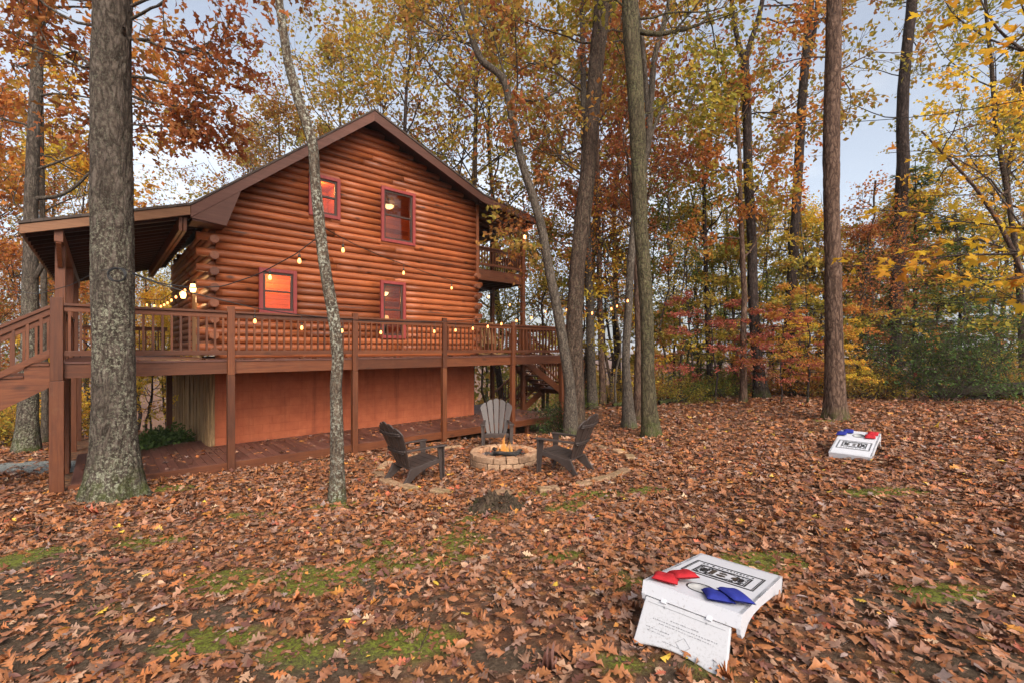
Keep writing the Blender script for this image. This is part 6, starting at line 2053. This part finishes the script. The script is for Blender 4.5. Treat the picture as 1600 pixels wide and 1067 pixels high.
# holly at the right and evergreen shrubs by the bark wall
def own_bush(name, label, px, Y, Rx, H, leaf, seed, n_st=30, lpt=34, size=.075, x=None, tmpl=PLAIN, cat="shrub"):
    sk, (cv, cf, cr) = proto_bush(seed, Rx, H, n_st, lpt, size, tmpl, 2 if H > 1.5 else 1)
    xx = (px-800)/F*Y if x is None else x
    rt = empty(name, (xx, Y, gz(xx, Y)), label, cat)
    tv, tf = trunk_arrays(sk)
    arr_obj("stems", tv, tf, MT["bark_twig"], rt, smooth=True)
    arr_obj("leaves", cv, cf, MT[leaf], rt, attrs={"rnd": cr})
own_bush("holly_bush", "large glossy dark green holly bush beside the mossy dark trunk", 1478, 14.6, 1.3, 2.3, "leaves_holly", 61, 22, 9, .085)
own_bush("holly_bush", "low sparse holly sprawling over the fallen log", 1535, 15.4, .8, .6, "leaves_holly", 62, 12, 12, .08)
hx_, hy_ = world_xy(-.75, 3.2)
own_bush("evergreen_shrub", "low dark evergreen shrub under the deck by the bark-clad wall", 0, hy_, .55, .24, "leaves_holly", 63, 26, 20, .09, x=hx_)
hx_, hy_ = world_xy(-1.35, 2.7)
own_bush("evergreen_shrub", "smaller evergreen shrub under the deck toward the lichen-covered trunk", 0, hy_, .45, .18, "leaves_holly", 64, 20, 18, .085, x=hx_)
own_bush("ivy_clump", "leafy green clump climbing the foot of the twin-stemmed tree", 876, 13.4, .32, .95, "leaves_holly", 65, 16, 22, .055)

# fallen log and a thick dead branch at the edge of the woods
def lying_log(name, label, a, b, r0, r1, mat, extra=()):
    A = Vector(a); B = Vector(b)
    o = empty(name, A, label, "log")
    n = 14
    pts = np.array([np.array((B-A)*(t/(n-1))) for t in range(n)]); rg = np.random.RandomState(len(label))
    pts[:,2] += rg.normal(0,.015,n)
    sk = Skel(); sk.add(*sweep(pts, np.linspace(r0,r1,n), 12, rg, .08))
    for t, d, L, r in extra:
        p = np.array((B-A)*t); limb(sk, p, np.array(d,float), r, L, 0, 1, rg, (3,), .25, .03)
    tv, tf = trunk_arrays(sk); arr_obj("wood", tv, tf, MT[mat], o, smooth=True)
def gp(px, Y, h): 
    x = (px-800)/F*Y; return (x, Y, gz(x, Y)+h)
lying_log("fallen_log", "long dark fallen log lying at the wood's edge under the right trunks", gp(1452,15.6,.22), gp(1680,14.2,.55), .16,.24, "bark_dark", [(.3,(-.2,-.3,-.6),.5,.03),(.36,(.1,-.4,.9),1.0,.03),(.55,(.3,-.2,.8),.9,.025)])
lying_log("dead_branch", "dead branch lying on the leaves by the wood's edge in the open woods", gp(1030,16.2,.10), gp(1078,16.5,.12), .09,.05, "bark_dark", [(.4,(.3,.1,.5),.7,.03)])
lying_log("dead_branch", "weathered branch pieces behind the leaning grey-green trunk", gp(958,16.6,.09), gp(1000,16.9,.10), .08,.05, "bark_dark")
# flagging tape on a stake and trunk
fx, fy, fz = gp(1430,15.3,0)
s = MB(); s.tube([(0,0,-.1),(0,0,.62),(.02,0,.95)], .02, 6); stake = empty("survey_stake", (fx,fy,fz), "thin stake tied with a red ribbon in front of the holly bush", "stake"); s.build("stick", MT["bark_dark"], stake)
s = MB(); s.box(-.03,-.03,.70,.03,.03,.92); s.build("ribbon", MT["bag_red"], stake)

# leafy maple limb reaching in from a tree just outside the frame
def maple_near():
    bx, by = 3.75, 2.55
    rt = empty("maple_tree", (bx, by, gz(bx, by)), "young maple with large yellow leaves whose branches reach in close from the right", "tree")
    O = np.array([bx, by, gz(bx, by)])
    rg = np.random.RandomState(8)
    sk = Skel()
    sk.add(*sweep(np.array([(0,0,-.2),(0.02,0,1),(.0,.05,2),(-.03,.05,3.2),(0,0,4.6)],float), [.055,.05,.045,.035,.015], 10, rg, .06))
    P=[]; A=[]; cid=[]
    def br(L, r0, leaves, side=.16, droop=.25):
        q = np.array([np.array(at(*p))-O for p in L])
        q2, rr = resample(q, np.linspace(r0,.003,len(q)), 24)
        sk.add(*sweep(q2, rr, 6, rg))
        c = rg.rand()
        for k in range(int(leaves*1.9)):
            i = int(rg.uniform(1, 22)); p = q2[i]
            d = q2[i+1]-q2[i]; d = d/np.linalg.norm(d)
            sd = unit(rg,1)[0]; sd[2] *= .25
            st = p + sd*rg.uniform(.3,1)*side
            sk.add(*sweep(np.stack([p,(p+st)/2+np.array([0,0,.01]),st]), [.0022,.0018,.0013], 4, rg))
            P.append(st); A.append(sd+d*.6+np.array([0,0,-droop])); cid.append(c)
    # near-horizontal sprays around eye level
    br([(1790,330,2.6),(1690,375,2.8),(1600,398,2.95),(1530,398,3.05),(1470,400,3.15),(1420,420,3.2),(1350,428,3.25)], .012, 24, .15)
    br([(1690,375,2.8),(1620,430,2.7),(1560,440,2.75),(1500,430,2.8)], .007, 18, .15)
    br([(1600,398,2.95),(1520,372,3.3),(1450,385,3.4),(1395,400,3.5)], .006, 14, .14)
    br([(1790,280,2.6),(1690,330,2.9),(1600,360,3.3),(1500,345,3.5),(1430,352,3.6)], .010, 13, .14)
    br([(1500,345,3.5),(1440,330,3.7),(1385,330,3.8),(1335,325,3.9)], .005, 10, .11)
    br([(1600,360,3.3),(1540,275,3.5),(1490,245,3.7),(1440,235,3.9),(1385,240,4.1)], .006, 8, .13)
    br([(1420,420,3.2),(1370,412,3.4),(1318,418,3.5),(1300,400,3.6)], .004, 8, .10)
    br([(1790,150,2.5),(1690,120,2.6),(1600,82,2.7),(1560,50,2.75),(1535,10,2.8),(1520,-40,2.85)], .012, 16, .17)
    br([(1600,82,2.7),(1540,60,2.9),(1490,25,3.0),(1470,-10,3.1)], .006, 14, .15)
    br([(1690,120,2.6),(1620,60,2.4),(1600,20,2.4),(1580,-40,2.45)], .006, 9, .15)
    br([(1690,375,2.8),(1640,480,3.0),(1590,470,3.1),(1560,455,3.15)], .005, 8, .13)
    n = len(P); A = np.array(A)
    N = rg.normal(0,.75,(n,3)); N[:,1] -= .45; N[:,2] = 1; N /= np.linalg.norm(N,axis=1,keepdims=True)
    V, Fa, k = leaves_mesh(MAPLE, np.array(P), A, N, .108*rg.uniform(.6,1.15,n), rg, .3)
    tv, tf = trunk_arrays(sk); arr_obj("trunk", tv, tf, MT["bark_twig"], rt, smooth=True)
    arr_obj("crown", V, [Fa], MT["leaves_maple"], rt, attrs={"rnd": np.repeat(np.clip(.4*np.array(cid)+.6*rg.rand(n),0,1), k)})
maple_near()

# far-off woods downhill, beyond the trees one can tell apart: leaf masses on stems
def far_woods():
    rg = np.random.RandomState(17)
    P=[]; R_=[]; sk = Skel()
    for i in range(70):
        Y = rg.uniform(38, 100); px = rg.uniform(-500, 2100); x = (px-800)/F*Y
        H = rg.uniform(6, 10); z = gz(x, Y)
        sk.tube(np.array([(x,Y,z-.5),(x+rg.normal(0,.3),Y,z+H*.5),(x+rg.normal(0,.5),Y,z+H*.9)]), [.18,.12,.04], 5)
        c = rg.rand()
        n = 700
        t = rg.rand(n)**.8
        rr = 3.2*np.sin(np.pi*np.clip(t*.8+.18,0,1))*rg.rand(n)**.45
        az = rg.rand(n)*6.283
        P.append(np.stack([x+rr*np.cos(az), Y+rr*np.sin(az), z+H*(.15+.85*t)],1)); R_.append(np.full(n,c)*.6+.4*rg.rand(n))
    P = np.concatenate(P); rnd = np.concatenate(R_); n = len(P)
    A = unit(rg, n); N = unit(rg, n); N[:,2] = np.abs(N[:,2])+.3
    V, Fa, k = leaves_mesh(KITE, P, A, N/np.linalg.norm(N,axis=1,keepdims=True), rg.uniform(.28,.6,n), rg, .4)
    leaf_mat("leaves_far", [(.10,.11,.025),(.17,.16,.03),(.24,.18,.035),(.30,.15,.035),(.33,.20,.035),(.16,.15,.03)])
    o = arr_obj("distant_woods", V, [Fa], MT["leaves_far"], attrs={"rnd": np.repeat(rnd,k)})
    tag(o, "hazy mass of autumn woods down the slope far beyond the yard", "woods", kind='stuff')
    tv, tf = trunk_arrays(sk); t_ = arr_obj("stems", tv, tf, MT["bark_dark"], o, smooth=True)
far_woods()

# ------------------------------------------------------------------ valley air
def haze():
    b = MB(); b.box(-4100,-4100,-14,4100,4100,48)
    m = bpy.data.materials.new("haze_air"); m.use_nodes = True
    nt = m.node_tree; nt.nodes.remove(nt.nodes["Principled BSDF"])
    v = nt.nodes.new("ShaderNodeVolumePrincipled"); v.inputs["Color"].default_value = (.86,.90,.95,1); v.inputs["Density"].default_value = 0.5/1300
    nt.links.new(v.outputs[0], nt.nodes["Material Output"].inputs["Volume"])
    o = b.build("haze", m); tag(o, "pale evening air thickening down the valley beyond the woods", "haze", kind='stuff')
haze()
